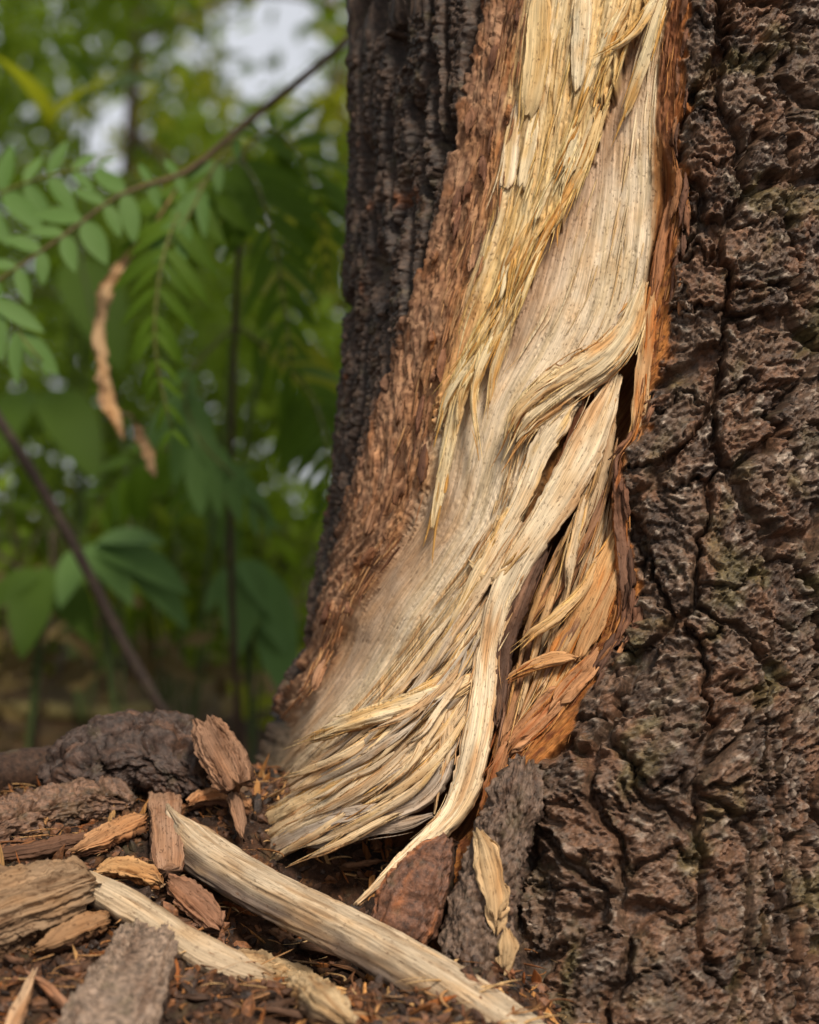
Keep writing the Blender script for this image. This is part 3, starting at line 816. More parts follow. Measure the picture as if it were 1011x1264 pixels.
# the fan of loose fibres at the foot of the wood
for pts, kw in (
    ([(604, 792, -6, 10), (570, 822, -2, 18), (530, 848, 1, 18), (490, 868, 3, 14), (455, 884, 4, 8)], dict(top=(226, 196, 146), var=YEL)),
    ([(602, 826, -6, 14), (560, 850, 0, 26), (510, 868, 4, 28), (460, 884, 7, 24), (420, 898, 8, 18), (380, 913, 9, 9)], dict(top=(232, 206, 158), side=(150, 100, 52), var=(222, 180, 116), th=8, fuzz=30, jag=(8, 5), fib=1.0)),
    ([(610, 740, -9, 10), (556, 826, -5, 18), (506, 892, -3, 24), (450, 944, 0, 27), (392, 980, 2, 28), (338, 1012, 3, 25), (290, 1045, 4, 14)], dict(top=(226, 192, 136), side=(190, 150, 100), var=(206, 160, 96), th=9, fuzz=26, fib=1.0)),
    ([(600, 800, -10, 9), (562, 876, -6, 14), (524, 920, -3, 19), (470, 966, 0, 20), (414, 998, 2, 20), (354, 1030, 3, 18), (305, 1056, 4, 11)], dict(top=(218, 190, 146), var=(190, 152, 108), th=8, fuzz=16)),
    ([(560, 905, -12, 18), (548, 948, -8, 20), (522, 982, -4, 26), (475, 1002, 0, 30), (420, 1012, 2, 30), (366, 1034, 4, 27), (312, 1062, 5, 16)], dict(top=(188, 168, 146), side=(128, 102, 82), var=(150, 126, 104), th=9, fuzz=22, fib=.9, cup=.2)),
    ([(596, 880, -14, 14), (556, 922, -9, 24), (508, 950, -5, 26), (460, 975, -3, 22), (416, 1000, -2, 14)], dict(top=(206, 176, 134), var=(176, 140, 98), th=6)),
    ([(536, 1005, -8, 10), (490, 1020, -3, 18), (430, 1030, 0, 20), (380, 1042, 2, 14)], dict(top=(170, 150, 130), var=(130, 104, 82), th=6)),
    ([(552, 850, -6, 8), (552, 890, -4, 14), (548, 930, -4, 16), (542, 965, -6, 8)], dict(top=(214, 182, 136), var=TAN, th=4)),
    ([(530, 880, -8, 5), (520, 910, -6, 8), (508, 940, -7, 5)], dict(top=(216, 186, 140), th=3)),
    ([(566, 980, -10, 8), (550, 1010, -8, 14), (530, 1035, -10, 12), (512, 1050, -12, 6)], dict(top=(196, 156, 96), var=(150, 100, 56), th=4)),
    ([(596, 930, -14, 10), (580, 965, -12, 14), (560, 1000, -12, 14), (540, 1030, -14, 8)], dict(top=(180, 134, 76), var=(130, 84, 48), th=4)),
    ([(628, 915, -10, 8), (612, 955, -7, 18), (602, 990, -6, 16), (592, 1020, -6, 8)], dict(top=(172, 114, 62), var=(140, 80, 38), th=6, fib=1.4, rough=.8, rwl=4)),
    ([(575, 690, -14, 6), (606, 716, -4, 10), (620, 706, 0, 9), (634, 692, 2, 4)], dict(top=(226, 188, 128), th=3)),
):
    kw = dict(dict(th=4, sq=3.6, fib=.9, edge=.25, jag=(8, 18), fuzz=8), **kw)
    strip('wood_strip', pts, **kw)
for pts in ([(440, 925, 0, 8), (390, 962, 5, 13), (340, 1000, 9, 12), (282, 1028, 12, 5)], [(400, 985, 4, 8), (360, 1010, 9, 12), (318, 1038, 12, 10), (280, 1062, 13, 4)], [(470, 900, -2, 7), (430, 930, 4, 11), (385, 950, 9, 9), (345, 962, 12, 4)],
            [(520, 910, 0, 8), (478, 950, 6, 13), (430, 985, 10, 12), (372, 1012, 13, 5)], [(560, 860, -2, 8), (530, 905, 5, 12), (505, 945, 8, 10), (470, 975, 10, 4)], [(500, 1000, 4, 8), (455, 1022, 8, 13), (410, 1046, 10, 10), (372, 1062, 12, 4)],
            [(585, 800, 0, 6), (545, 850, 6, 9), (500, 884, 9, 8), (462, 900, 11, 3)], [(430, 1000, 5, 7), (392, 1030, 9, 10), (352, 1052, 11, 9), (322, 1076, 12, 4)]):
    strip('wood_strip', pts, th=3, sq=4, top=random.choice((CREAM, (222, 190, 140), (206, 178, 138))), var=TAN, fib=.8, edge=.3, jag=(10, 16), fuzz=8, roll=random.uniform(-25, 25))
g1 = catmull([(660, 590), (600, 690), (540, 780), (470, 870), (400, 935), (330, 985)], 41)[0]
g2 = catmull([(690, 640), (640, 760), (590, 850), (535, 930), (460, 1000), (370, 1045)], 41)[0]
for i in range(46):
    t = random.random() ** .9; a = random.uniform(0, .6); b = min(1, a + random.uniform(.25, .55))
    k = np.linspace(a, b, 5)
    g = [(np.array([np.interp(x, np.linspace(0, 1, 41), g1[:, c]) for c in (0, 1)]) * (1 - tt) + np.array([np.interp(x, np.linspace(0, 1, 41), g2[:, c]) for c in (0, 1)]) * tt) for x, tt in zip(k, np.clip(t + np.cumsum([random.uniform(-.06, .06) for _ in range(5)]), 0, 1))]
    w0 = random.uniform(4, 13); l0 = random.uniform(-22, -6) + 4 * (1 - t)
    cc = random.choice((CREAM, CREAM, (220, 194, 154), (206, 174, 130), (190, 168, 140)))
    strip('wood_strip', [(x[0], x[1], l0 + 5 * j / 4 + random.uniform(-1, 1), w0 * f) for j, (x, f) in enumerate(zip(g, (.5, 1, 1, .8, .35)))],
          th=random.uniform(2, 4.5), sq=4, top=cc, var=random.choice((TAN, YEL, (180, 140, 96))), fib=.7, edge=.22, jag=(10, 26), fuzz=4, roll=random.uniform(-25, 25), res=1.2)
h1 = catmull([(600, 760), (555, 830), (500, 890), (430, 940), (350, 985), (285, 1035)], 41)[0]
h2 = catmull([(600, 850), (575, 900), (540, 950), (480, 1000), (400, 1035), (310, 1070)], 41)[0]
for i in range(36):
    t = random.random(); a = random.uniform(0, .55); b = min(1, a + random.uniform(.3, .6))
    g = []
    for x in np.linspace(a, b, 5):
        t = min(1, max(0, t + random.uniform(-.07, .07)))
        g.append([np.interp(x, np.linspace(0, 1, 41), h1[:, c]) * (1 - t) + np.interp(x, np.linspace(0, 1, 41), h2[:, c]) * t for c in (0, 1)])
    w0 = random.uniform(3.5, 13); l0 = random.uniform(-10, 6)
    cc = random.choice((CREAM, CREAM, (216, 190, 150), (196, 176, 150), (184, 166, 144), (222, 190, 138)))
    strip('wood_strip', [(x[0], x[1], l0 + 6 * k + random.uniform(-1, 1), w0 * f) for x, f, k in zip(g, (.5, 1, 1, .8, .35), (0, .3, .6, .9, 1.1))],
          th=random.uniform(1.5, 3.2), sq=4, top=cc, var=random.choice((TAN, YEL, (176, 136, 92))), fib=.7, edge=.22, jag=(10, 26), fuzz=3, roll=random.uniform(-30, 30), res=1.2)
# fibres along the torn edge of the upper layer
for i in range(30):
    a = random.uniform(-30, 380); L = random.uniform(60, 150); o0 = random.uniform(-34, 5)
    yy = np.linspace(a, min(a + L, 450), 5)
    if yy[-1] - yy[0] < 30: continue
    w0 = random.uniform(5, 13)
    dr = random.uniform(-6, 14)
    strip('torn_fibre', [(float(fC(y)) + o0 + dr * (j / 4) ** 2, y, random.uniform(-7, -4.5) + 1.5 * j / 4, w0 * f) for j, (y, f) in enumerate(zip(yy, (.6, 1, 1, .8, .3)))],
          th=random.uniform(3, 5), top=random.choice(((228, 196, 130), (222, 184, 114), (232, 208, 156))), var=random.choice(((206, 158, 86), (196, 140, 70))), fib=.8, edge=.25, jag=(8, 20), fuzz=5, roll=random.uniform(-20, 20), res=1.2)
for pts in ([(604, 400, -8, 14), (582, 440, -5, 18), (562, 474, -5, 14), (550, 498, -6, 9), (544, 522, -7, 4)], [(608, 408, -7, 12), (590, 445, -4, 15), (573, 478, -3, 10), (567, 505, -4, 7), (565, 526, -5, 3)],
            [(618, 400, -7, 12), (600, 438, -4, 15), (588, 472, -3, 10), (585, 500, -3, 6), (590, 545, -4, 2.5)], [(590, 430, -9, 16), (570, 480, -9, 20), (556, 540, -10, 20), (545, 600, -11, 14), (534, 655, -12, 8)],
            [(640, 372, -9, 12), (622, 420, -9, 14), (610, 460, -11, 10), (604, 500, -13, 5)],
            [(812, -8, -6, 12), (790, 30, -3, 14), (768, 52, -2, 8), (752, 62, -1, 3)], [(825, -20, -8, 12), (806, 40, -6, 16), (786, 100, -7, 14), (768, 150, -9, 8)]):
    strip('torn_fibre', pts, th=4, top=(232, 206, 152), var=(214, 166, 94), fib=.7, edge=.2, jag=(6, 4), fuzz=8)
# long slabs of the upper layer
for pts, c in (([(722, -20, -6.5, 22), (718, 40, -5.5, 25), (714, 85, -6, 20), (712, 116, -7, 12)], (236, 214, 170)), ([(640, 120, -10, 12), (633, 170, -8.4, 20), (628, 212, -8.2, 22), (622, 238, -8.4, 20)], (236, 212, 172)),
               ([(668, -20, -7, 30), (664, 60, -6, 34), (656, 120, -6.5, 28), (650, 150, -8, 16)], (226, 192, 128)), ([(662, 130, -10, 14), (653, 188, -8.2, 18), (642, 240, -8.4, 14)], (232, 204, 152))):
    strip('torn_layer_slab', pts, th=3.5, top=c, var=(216, 178, 116), fib=.45, edge=.1, jag=(8, 8), sq=4, taper=(.7, .8))
# ragged splinters and flakes of inner bark along the left border
for i in range(24):
    y0 = random.uniform(-20, 860); L = random.uniform(22, 60) ; t = random.uniform(.05, .95)
    f = lambda y: float(fA(y)) * (1 - t) + float(fB(y)) * t
    w0 = random.uniform(5, 13)
    cc = random.choice(((150, 100, 66), (128, 82, 56), (170, 120, 80), (112, 72, 50)))
    dr = random.uniform(-8, 10)
    strip('bark_flake', [(f(y0 + L * k) + dr * k, y0 + L * k, mix(0, -11, t) + 3 + random.uniform(-1, 2) + 1.5 * k, w0 * g) for k, g in ((0, .6), (.35, 1), (.7, .9), (1, .4))],
          th=random.uniform(3, 6), top=cc, var=random.choice(((110, 70, 46), (176, 120, 70), (86, 58, 44))), mat=M_INNER, fib=1.0, rough=.7, rwl=3.5, edge=.3, jag=(6, 12), roll=random.uniform(-30, 30), res=1.2)

for i in range(34):
    y0 = random.uniform(-20, 880); L = random.uniform(26, 80); o0 = random.uniform(-16, 8)
    f = lambda y: float(fE(y)) + o0
    w0 = random.uniform(4, 10); dr = random.uniform(-8, 6)
    cc = random.choice(((140, 92, 60), (120, 78, 54), (168, 112, 64), (100, 68, 50)))
    strip('bark_flake', [(f(y0 + L * k) + dr * k, y0 + L * k, -6 + o0 * .25 + random.uniform(-2, 2) + 1.5 * k, w0 * g) for k, g in ((0, .5), (.35, 1), (.7, .9), (1, .4))],
          th=random.uniform(3, 6), top=cc, var=random.choice(((110, 72, 48), (170, 116, 68), (84, 58, 44))), mat=M_INNER, fib=1.0, rough=.7, rwl=3.5, edge=.3, jag=(6, 14), roll=random.uniform(-30, 30), res=1.2)

# fine splinters on the bare faces, along the grain
def face_strands(n, f0, f1, t0, t1, q0, q1, lift, cols, curl, lmin=20, lmax=90):
    for i in range(n):
        y0 = random.uniform(q0, q1); L = random.uniform(lmin, lmax); t = random.uniform(t0, t1)
        ys = np.linspace(y0, y0 + L, 8)
        dl = random.uniform(0, 1) ** 2 * curl; dp = random.uniform(-5, 5)
        P = np.array([on_trunk(float(f0(y)) * (1 - t) + float(f1(y)) * t + dp * k * k, y, lift + dl * k * k)[0] for y, k in zip(ys[::2], (0, .29, .57, .86))])
        P = catmull(P, 8)[0]
        STR.append((P, random.choice((.0002, .0003, .0004, .0006)), lin(random.choice(cols)) * random.uniform(.85, 1.1)))
face_strands(110, fC, fC, 0, 0, -20, 420, -6.0, ((236, 210, 156), (226, 190, 124), (214, 168, 96)), 5)
face_strands(45, fC, fCL, .2, 1, 0, 420, -14.6, ((236, 214, 176), (220, 190, 142)), 1.5)
face_strands(150, fB, fCL, .72, 1.05, 480, 900, -14.8, ((236, 212, 172), (214, 180, 132), (190, 150, 104)), 3)
face_strands(70, fB, fC, .0, .9, -20, 400, -7.0, ((236, 210, 156), (222, 184, 116)), 2)
face_strands(330, fA, fB, .15, 1.1, -20, 860, -6, ((170, 122, 84), (140, 96, 66), (196, 150, 104), (110, 76, 56)), 6, 14, 44)
face_strands(110, fCR, fE, .0, 1.1, 0, 880, -9, ((170, 116, 70), (140, 92, 60), (190, 132, 76)), 6, 16, 60)

def strand_mesh(name, items, mat, parent):
    n = len(items); k = 8
    P = np.stack([a[0] for a in items]); r = np.array([a[1] for a in items]); c = np.array([a[2] for a in items])
    T = np.gradient(P, axis=1); T /= np.linalg.norm(T, axis=2, keepdims=True) + 1e-12
    A = np.cross(T, np.array([.31, .5, .81])); A /= np.linalg.norm(A, axis=2, keepdims=True) + 1e-12
    Bb = np.cross(T, A)
    prof = np.array([.55, .9, 1, 1, .9, .75, .5, .12])
    V = []
    for m in range(4):
        an = m * math.pi / 2
        V.append(P + (A * math.cos(an) * 1.5 + Bb * math.sin(an) * .8) * (r[:, None] * prof[None])[..., None])
    V = np.stack(V, 2).reshape(-1, 3)                      # n, k, 4
    i = np.arange(n)[:, None, None] * k * 4; j = np.arange(k - 1)[None, :, None] * 4; m = np.arange(4)[None, None, :]; m2 = (m + 1) % 4
    Fq = np.stack(np.broadcast_arrays(i + j + m, i + j + m2, i + j + 4 + m2, i + j + 4 + m), -1).reshape(-1, 4)
    cc = np.repeat(c, k * 4, 0)
    o = obj(name, mesh_data(name, V - TREE_OFF, Fq, mat, cc, np.stack([V[:, 0] * 1000, V[:, 2] * 1000], 1)), parent)
    return tag(o, kind='stuff')
strand_mesh('loose_fibres', STR, M_WOOD, tree)
print('strands', len(STR))
# ================================================================== ground and the heap of debris
def mound(x, y):
    x = np.asarray(x, float); y = np.asarray(y, float)
    hm = .142 * ss(-.42, .12, y) * ss(.55, .13, y) * ss(-1.0, -.32, x) * (1 - .45 * ss(.02, .32, x))
    hm = hm + .02 * fbm(x / .5, y / .5, 3, 201) * ss(.2, 1.2, np.hypot(x, y))
    hm = hm - .075 * np.exp(-(((x + .035) / .085) ** 2 + ((y + .035) / .07) ** 2))      # hollow at the foot of the wood
    hm = hm * (1 - .75 * ss(.03, .12, x) * ss(.3, -.1, y))
    hm = hm + .25 * ss(4, 14, y)
    return hm
def fine(x, y):
    return .006 * fbm(x / .04, y / .04, 4, 203) + .004 * ridged(x / .012, y / .012, 3, 205)
def ground_pt(px, py, lift=0.0):
    """where the ray through (px, py) meets the heap, drawn lift m back towards the lens"""
    ys = np.linspace(-.45, 6, 6000)
    d = ys - CY; zz = CZ + (632 - py) * K * d; xx = (px - 505.5) * K * d
    k = np.argmax(zz < mound(xx, ys))
    return W(px, py, ys[k] - lift)

M_SOIL = bark_material('leaf_mould', rough=.8, spec=.25, bump=1.0)
def axis(lo, hi, f0, f1, step, far):
    a = [lo]
    while a[-1] < hi:
        d = 0 if f0 <= a[-1] <= f1 else min(abs(a[-1] - f0), abs(a[-1] - f1))
        a.append(a[-1] + step + d * far)
    return np.array(a)
gx = axis(-60, 60, -.42, .25, .0028, .16); gy = axis(-3, 70, -.26, .22, .0028, .12)
GX, GY = np.meshgrid(gx, gy)
GZ = mound(GX, GY) + fine(GX, GY) * ss(3, .6, np.hypot(GX, GY)) + .03 * fbm(GX / .9, GY / .9, 3, 207) * ss(.5, 2, np.hypot(GX, GY))
gc = cmix(np.broadcast_to(lin((70, 46, 30)), GX.shape + (3,)), lin((44, 30, 22)), ss(-.3, .5, fbm(GX / .03, GY / .03, 3, 209)))
gc = cmix(gc, lin((124, 84, 48)), .6 * ss(.25, .7, fbm(GX / .012, GY / .012, 3, 211)))
gc = cmix(gc, lin((96, 84, 48)), .6 * ss(.6, 2.0, GY) * ss(-.3, .5, fbm(GX / .3, GY / .3, 3, 213)))
ground = obj('ground', mesh_data('ground', np.stack([GX, GY, GZ], -1).reshape(-1, 3), grid_faces(len(gy), len(gx)), M_SOIL, gc.reshape(-1, 3)))
tag(ground, kind='structure')

def piece(name, pts, th, label, cat, group=None, hint=(0, -.62, .78), **kw):
    """a loose piece lying on the heap; pts: (px, py, lift mm, width px) or with a depth y as a fifth value"""
    P = np.array([W(a[0], a[1], a[4]) if len(a) > 4 else ground_pt(a[0], a[1], a[2] / 1000.0) for a in pts])
    Wd = np.array([a[3] for a in pts]) * K * (P[:, 1] - CY)
    for k, am in (('top', .14), ('side', .14), ('var', .14)):
        if kw.get(k) is not None and kw.get('mat') is M_INNER:
            c = np.array(kw[k], float); g = c.mean() * .92
            kw[k] = tuple(c * (1 - am) + g * am * np.array([1.06, .99, .92]))
    o = billet(name, P, Wd, np.asarray(th, float) / 1000.0, hint, None, **kw)
    return tag(o, label, cat, group)

random.seed(9)
B_ = dict(mat=M_BARK)
I_ = dict(mat=M_INNER)
piece('wood_splinter', [(198, 996, 0, 12, .015), (222, 1028, 0, 44, .005), (262, 1062, 0, 62, -.015), (330, 1102, 0, 70, -.045), (400, 1138, 0, 72, -.07), (470, 1174, 0, 74, -.095), (550, 1220, 0, 78, -.12), (640, 1282, 0, 82, -.15), (690, 1320, 0, 70, -.165)], 22,
      'long pointed pale splinter with a grey underside lying across the heap of debris', 'splinter', hint=(.3, -.12, .93), top=(196, 172, 138), side=(112, 94, 80), var=(156, 130, 100), fib=.8, sq=4.5, jag=(10, 4), taper=(.2, .8), cup=-.05, edge=.07, roll=-4)
piece('wood_splinter', [(58, 1076, 30, 14), (100, 1090, 30, 34), (150, 1114, 30, 44), (200, 1144, 30, 48), (250, 1176, 30, 52), (300, 1200, 30, 50), (340, 1216, 28, 38)], 12,
      'short curved pale splinter with a thin tip pointing over the brown log', 'splinter', hint=(.2, -.5, .84), top=(192, 166, 130), side=(126, 100, 76), var=(150, 122, 90), fib=.9, sq=3.6, jag=(12, 10), taper=(.2, .7), cup=.1, roll=-8)
piece('wood_splinter', [(272, 1182, 30, 36), (310, 1196, 30, 50), (360, 1214, 28, 56), (400, 1238, 26, 54), (440, 1275, 22, 44)], 15,
      'crumbly knotted splinter with a ragged yellowish back below the long splinter', 'splinter', hint=(.2, -.5, .84), top=(196, 164, 116), side=(110, 82, 58), var=(150, 116, 78), fib=1.4, rough=1.3, rwl=6, jag=(10, 10), edge=.25)
piece('bark_chunk', [(188, 1148, 20, 74), (168, 1196, 24, 96), (146, 1240, 26, 120), (118, 1300, 26, 136)], 16,
      'flat greyish bark chunk lying under the short curved splinter', 'bark', hint=(.05, -.6, .8), top=(132, 108, 88), side=(74, 54, 42), var=(98, 76, 60), fib=.5, rough=2.0, rwl=6, crack=2.5, sq=5, jag=(8, 4), edge=.08, taper=(.8, .8), **B_)
piece('rotten_log', [(-50, 1150, 20, 104), (0, 1132, 22, 104), (50, 1118, 22, 92), (92, 1108, 20, 70), (112, 1106, 16, 44)], 46,
      'brown weathered log end with wavy grain at the edge of the heap', 'log', top=(158, 122, 82), side=(104, 72, 46), var=(116, 84, 56), fib=2.2, rough=2.2, rwl=9, jag=(4, 12), edge=.12, sq=2.3, **I_)
piece('bark_chip', [(203, 966, 30, 36), (204, 1000, 30, 42), (206, 1040, 30, 44), (208, 1080, 26, 44)], 9,
      'upright reddish flat chip standing behind the long splinter tip', 'chip', hint=(.15, -.95, .25), top=(170, 122, 86), side=(92, 64, 50), var=(140, 96, 68), fib=.9, rough=.7, rwl=5, sq=5, jag=(8, 6), taper=(.85, .9), edge=.08, **I_)
piece('bark_chip', [(250, 884, 0, 34, .05), (262, 910, 0, 48, .045), (278, 940, 0, 52, .04), (296, 975, 0, 46, .03)], 12,
      'rough brown bark chip leaning against the foot of the bare wood', 'chip', hint=(-.2, -.9, .35), top=(160, 112, 76), side=(96, 64, 44), var=(112, 76, 54), fib=1.6, rough=1.6, rwl=5, sq=4, jag=(10, 8), taper=(.8, .8), edge=.15, **I_)
piece('bark_chunk', [(84, 990, 0, 84, .085), (120, 956, 0, 112, .085), (170, 936, 0, 104, .085), (220, 944, 0, 110, .085), (262, 972, 0, 96, .085)], 60,
      'large dark craggy bark chunk on top of the heap', 'bark', hint=(0, -.8, .5), top=(66, 47, 37), side=(48, 35, 28), var=(92, 64, 47), fib=.3, rough=2.4, rwl=5, crack=7.0, sq=4.5, jag=(10, 10), edge=.15, taper=(.8, .8), **B_)
piece('bark_chunk', [(-60, 1050, 8, 80), (0, 1026, 10, 70), (60, 1006, 12, 66), (120, 996, 12, 60), (170, 1000, 8, 40)], 34,
      'long dark brown bark slab sloping down the heap beside the dark craggy chunk', 'bark', top=(116, 82, 58), side=(70, 48, 36), var=(86, 66, 46), fib=.8, rough=2.0, rwl=6, crack=5.0, jag=(6, 10), edge=.15, **B_)
piece('bark_strip', [(-20, 1062, 14, 18), (40, 1050, 16, 22), (90, 1040, 14, 16), (130, 1036, 10, 8)], 8,
      'thin dark brown bark strip on the slope of the heap', 'bark', top=(110, 70, 44), side=(60, 42, 32), var=(160, 100, 52), fib=1.2, rough=1, rwl=4, jag=(8, 16), **I_)
piece('wood_shred', [(82, 1058, 16, 14), (115, 1040, 22, 30), (150, 1022, 24, 34), (184, 1008, 22, 22)], 9,
      'orange brown fibrous shred in front of the dark bark slab', 'shred', top=(190, 128, 66), side=(120, 72, 40), var=(140, 86, 46), fib=1.6, rough=1.0, rwl=4, jag=(14, 10), edge=.3, **I_)
piece('wood_shred', [(228, 996, 26, 14), (252, 984, 34, 24), (282, 982, 34, 26), (312, 1000, 26, 16)], 8,
      'rotten orange curl bridging a dark hole beside the bare wood', 'shred', top=(186, 122, 64), side=(110, 66, 38), var=(150, 92, 48), fib=1.5, rough=1.2, rwl=4, jag=(8, 8), edge=.25, **I_)
piece('bark_strip', [(284, 968, 40, 12), (290, 992, 40, 18), (298, 1022, 34, 14), (302, 1040, 30, 6)], 5,
      'narrow reddish strip hanging below the leaning bark chip', 'bark', hint=(0, -.95, .3), top=(160, 112, 76), side=(90, 60, 40), fib=1.0, jag=(4, 8), **I_)
piece('wood_shred', [(112, 1082, 18, 18), (140, 1072, 24, 26), (172, 1078, 24, 24), (206, 1096, 20, 14)], 8,
      'amber crumbly shred behind the short curved splinter', 'shred', top=(200, 142, 70), side=(130, 82, 42), var=(160, 100, 50), fib=1.5, rough=1.3, rwl=4, jag=(10, 10), edge=.3, **I_)
piece('bark_chip', [(204, 1086, 18, 24), (228, 1104, 22, 40), (254, 1126, 22, 42), (276, 1152, 18, 28)], 9,
      'reddish brown flaky chip between the two pale splinters', 'chip', top=(156, 102, 66), side=(92, 58, 40), var=(120, 78, 52), fib=1.3, rough=1.2, rwl=5, jag=(8, 10), edge=.25, **I_)
piece('wood_shred', [(36, 1178, 16, 8), (66, 1164, 20, 26), (100, 1148, 20, 34), (140, 1136, 16, 22)], 9,
      'dull amber fibrous shred lying against the flat greyish bark chunk', 'shred', top=(166, 116, 64), side=(96, 62, 38), var=(126, 84, 48), fib=1.6, rough=1, rwl=4, jag=(12, 10), edge=.3, **I_)
piece('wood_shred', [(46, 1196, 20, 8), (34, 1226, 22, 14), (20, 1262, 20, 18), (4, 1300, 16, 16)], 5,
      'pale straw-like shred standing in the crumbs by the brown log', 'shred', top=(206, 160, 112), side=(140, 96, 62), var=(170, 120, 78), fib=1.2, jag=(12, 10), edge=.25, **I_)
piece('wood_shred', [(30, 1200, 16, 6), (62, 1222, 20, 12), (84, 1250, 18, 14), (92, 1290, 14, 12)], 5,
      'thin reddish shred crossing the straw-like shred', 'shred', top=(176, 118, 78), side=(110, 70, 46), var=(140, 90, 58), fib=1.2, jag=(12, 10), edge=.25, **I_)
piece('bark_chunk', [(556, 1032, 0, 26, -.052), (534, 1066, 0, 60, -.056), (514, 1104, 0, 84, -.06), (498, 1142, 0, 84, -.062), (484, 1180, 0, 60, -.06)], 24,
      'rust red rotten bark chunk wedged under the long curved strip of wood', 'bark', hint=(-.1, -.85, .45), top=(104, 64, 40), side=(70, 46, 32), var=(150, 92, 54), fib=.8, rough=2.2, rwl=8, sq=5, jag=(6, 6), edge=.12, taper=(.6, .7), **B_)
piece('wood_shred', [(566, 1188, 16, 14), (590, 1178, 20, 26), (616, 1190, 20, 24), (640, 1212, 16, 12)], 7,
      'rusty orange flake beside the tail of the long splinter', 'shred', top=(168, 98, 52), side=(110, 62, 38), var=(130, 76, 44), fib=1.5, rough=1.4, rwl=4, jag=(8, 8), edge=.3, **I_)
piece('wood_shred', [(700, 1250, 10, 16), (745, 1244, 14, 26), (790, 1252, 12, 20), (830, 1268, 8, 10)], 7,
      'amber fibrous tuft lying against the foot of the dark bark', 'shred', top=(180, 126, 60), side=(120, 76, 40), var=(140, 92, 48), fib=1.8, rough=1.0, rwl=4, jag=(12, 12), edge=.35, **I_)

# stubs of bark and splinters still fixed to the foot of the tree
strip('bark_stub', [(650, 938, 2, 40), (642, 970, 8, 62), (630, 1010, 10, 66), (612, 1060, 12, 70), (596, 1120, 14, 84), (592, 1190, 12, 100), (600, 1260, 8, 120)], th=34, top=(104, 80, 62), side=(68, 49, 38), var=(80, 58, 44), fib=.25, rough=3.4, rwl=6, mat=M_BARK, jag=(8, 4), edge=.08, taper=(.7, .9))
strip('wood_splinter', [(588, 1018, 26, 26), (599, 1046, 30, 38), (609, 1085, 32, 40), (613, 1122, 32, 36), (612, 1156, 30, 20)], th=3, sq=5, top=(204, 166, 112), var=(168, 124, 76), fib=1.6, edge=.55, jag=(16, 16), fuzz=24)
strip('wood_splinter', [(624, 1136, 30, 16), (627, 1160, 31, 25), (626, 1182, 30, 25), (622, 1206, 28, 16)], th=3, sq=5, top=(200, 162, 108), var=(168, 124, 76), fib=1.5, edge=.55, jag=(10, 10), fuzz=12)

# small loose chips strewn over the heap
for i in range(34):
    while True:
        px, py = random.uniform(0, 560), random.uniform(1010, 1262)
        if py > 1130 - px * .25: break
    a = random.uniform(-.9, .9) + (math.pi if random.random() < .5 else 0); L = random.uniform(14, 34); w = random.uniform(6, 15)
    cc, cw = random.choice((((130, 86, 56), 'reddish brown'), ((104, 70, 48), 'dull brown'), ((160, 108, 66), 'amber'), ((84, 58, 42), 'dark brown')))
    pts = [(px + math.cos(a) * L * k, py + math.sin(a) * L * .5 * k, 5 + random.uniform(0, 6), w * g) for k, g in ((-1, .5), (-.3, 1), (.4, .9), (1, .5))]
    piece('bark_chip', pts, random.uniform(3, 7), 'small ' + cw + ' bark chip strewn among the crumbs of the heap', 'chip', 'small ' + cw + ' chips strewn over the heap', top=cc, side=tuple(int(v * .65) for v in cc), var=tuple(int(v * .8) for v in cc), fib=1.0, rough=1.0, rwl=4, jag=(4, 6), edge=.3, roll=random.uniform(-40, 40), res=1.2, **I_)

for i in range(40):
    while True:
        px, py = random.uniform(-10, 600), random.uniform(990, 1262)
        if py > 1110 - px * .25: break
    a = random.uniform(-.8, .8) + (math.pi if random.random() < .5 else 0); L = random.uniform(22, 55); w = random.uniform(3.5, 8)
    cc, cw = random.choice((((186, 140, 92), 'tan'), ((150, 100, 62), 'brown'), ((120, 82, 56), 'dark brown'), ((176, 122, 70), 'amber')))
    bend = random.uniform(-.35, .35)
    pts = [(px + math.cos(a) * L * k - math.sin(a) * L * bend * k * k, py + math.sin(a) * L * .5 * k + math.cos(a) * L * .5 * bend * k * k, 4 + random.uniform(0, 5) + 6 * k * k, w * g) for k, g in ((-1, .4), (-.3, 1), (.4, .9), (1, .3))]
    piece('wood_shred', pts, random.uniform(1.5, 3), 'thin curled ' + cw + ' shred of fibre strewn over the heap', 'shred', 'thin ' + cw + ' shreds strewn over the heap', top=cc, side=tuple(int(v * .7) for v in cc), var=tuple(int(v * .8) for v in cc), fib=.9, jag=(8, 10), edge=.4, roll=random.uniform(-50, 50), res=1.1, **I_)

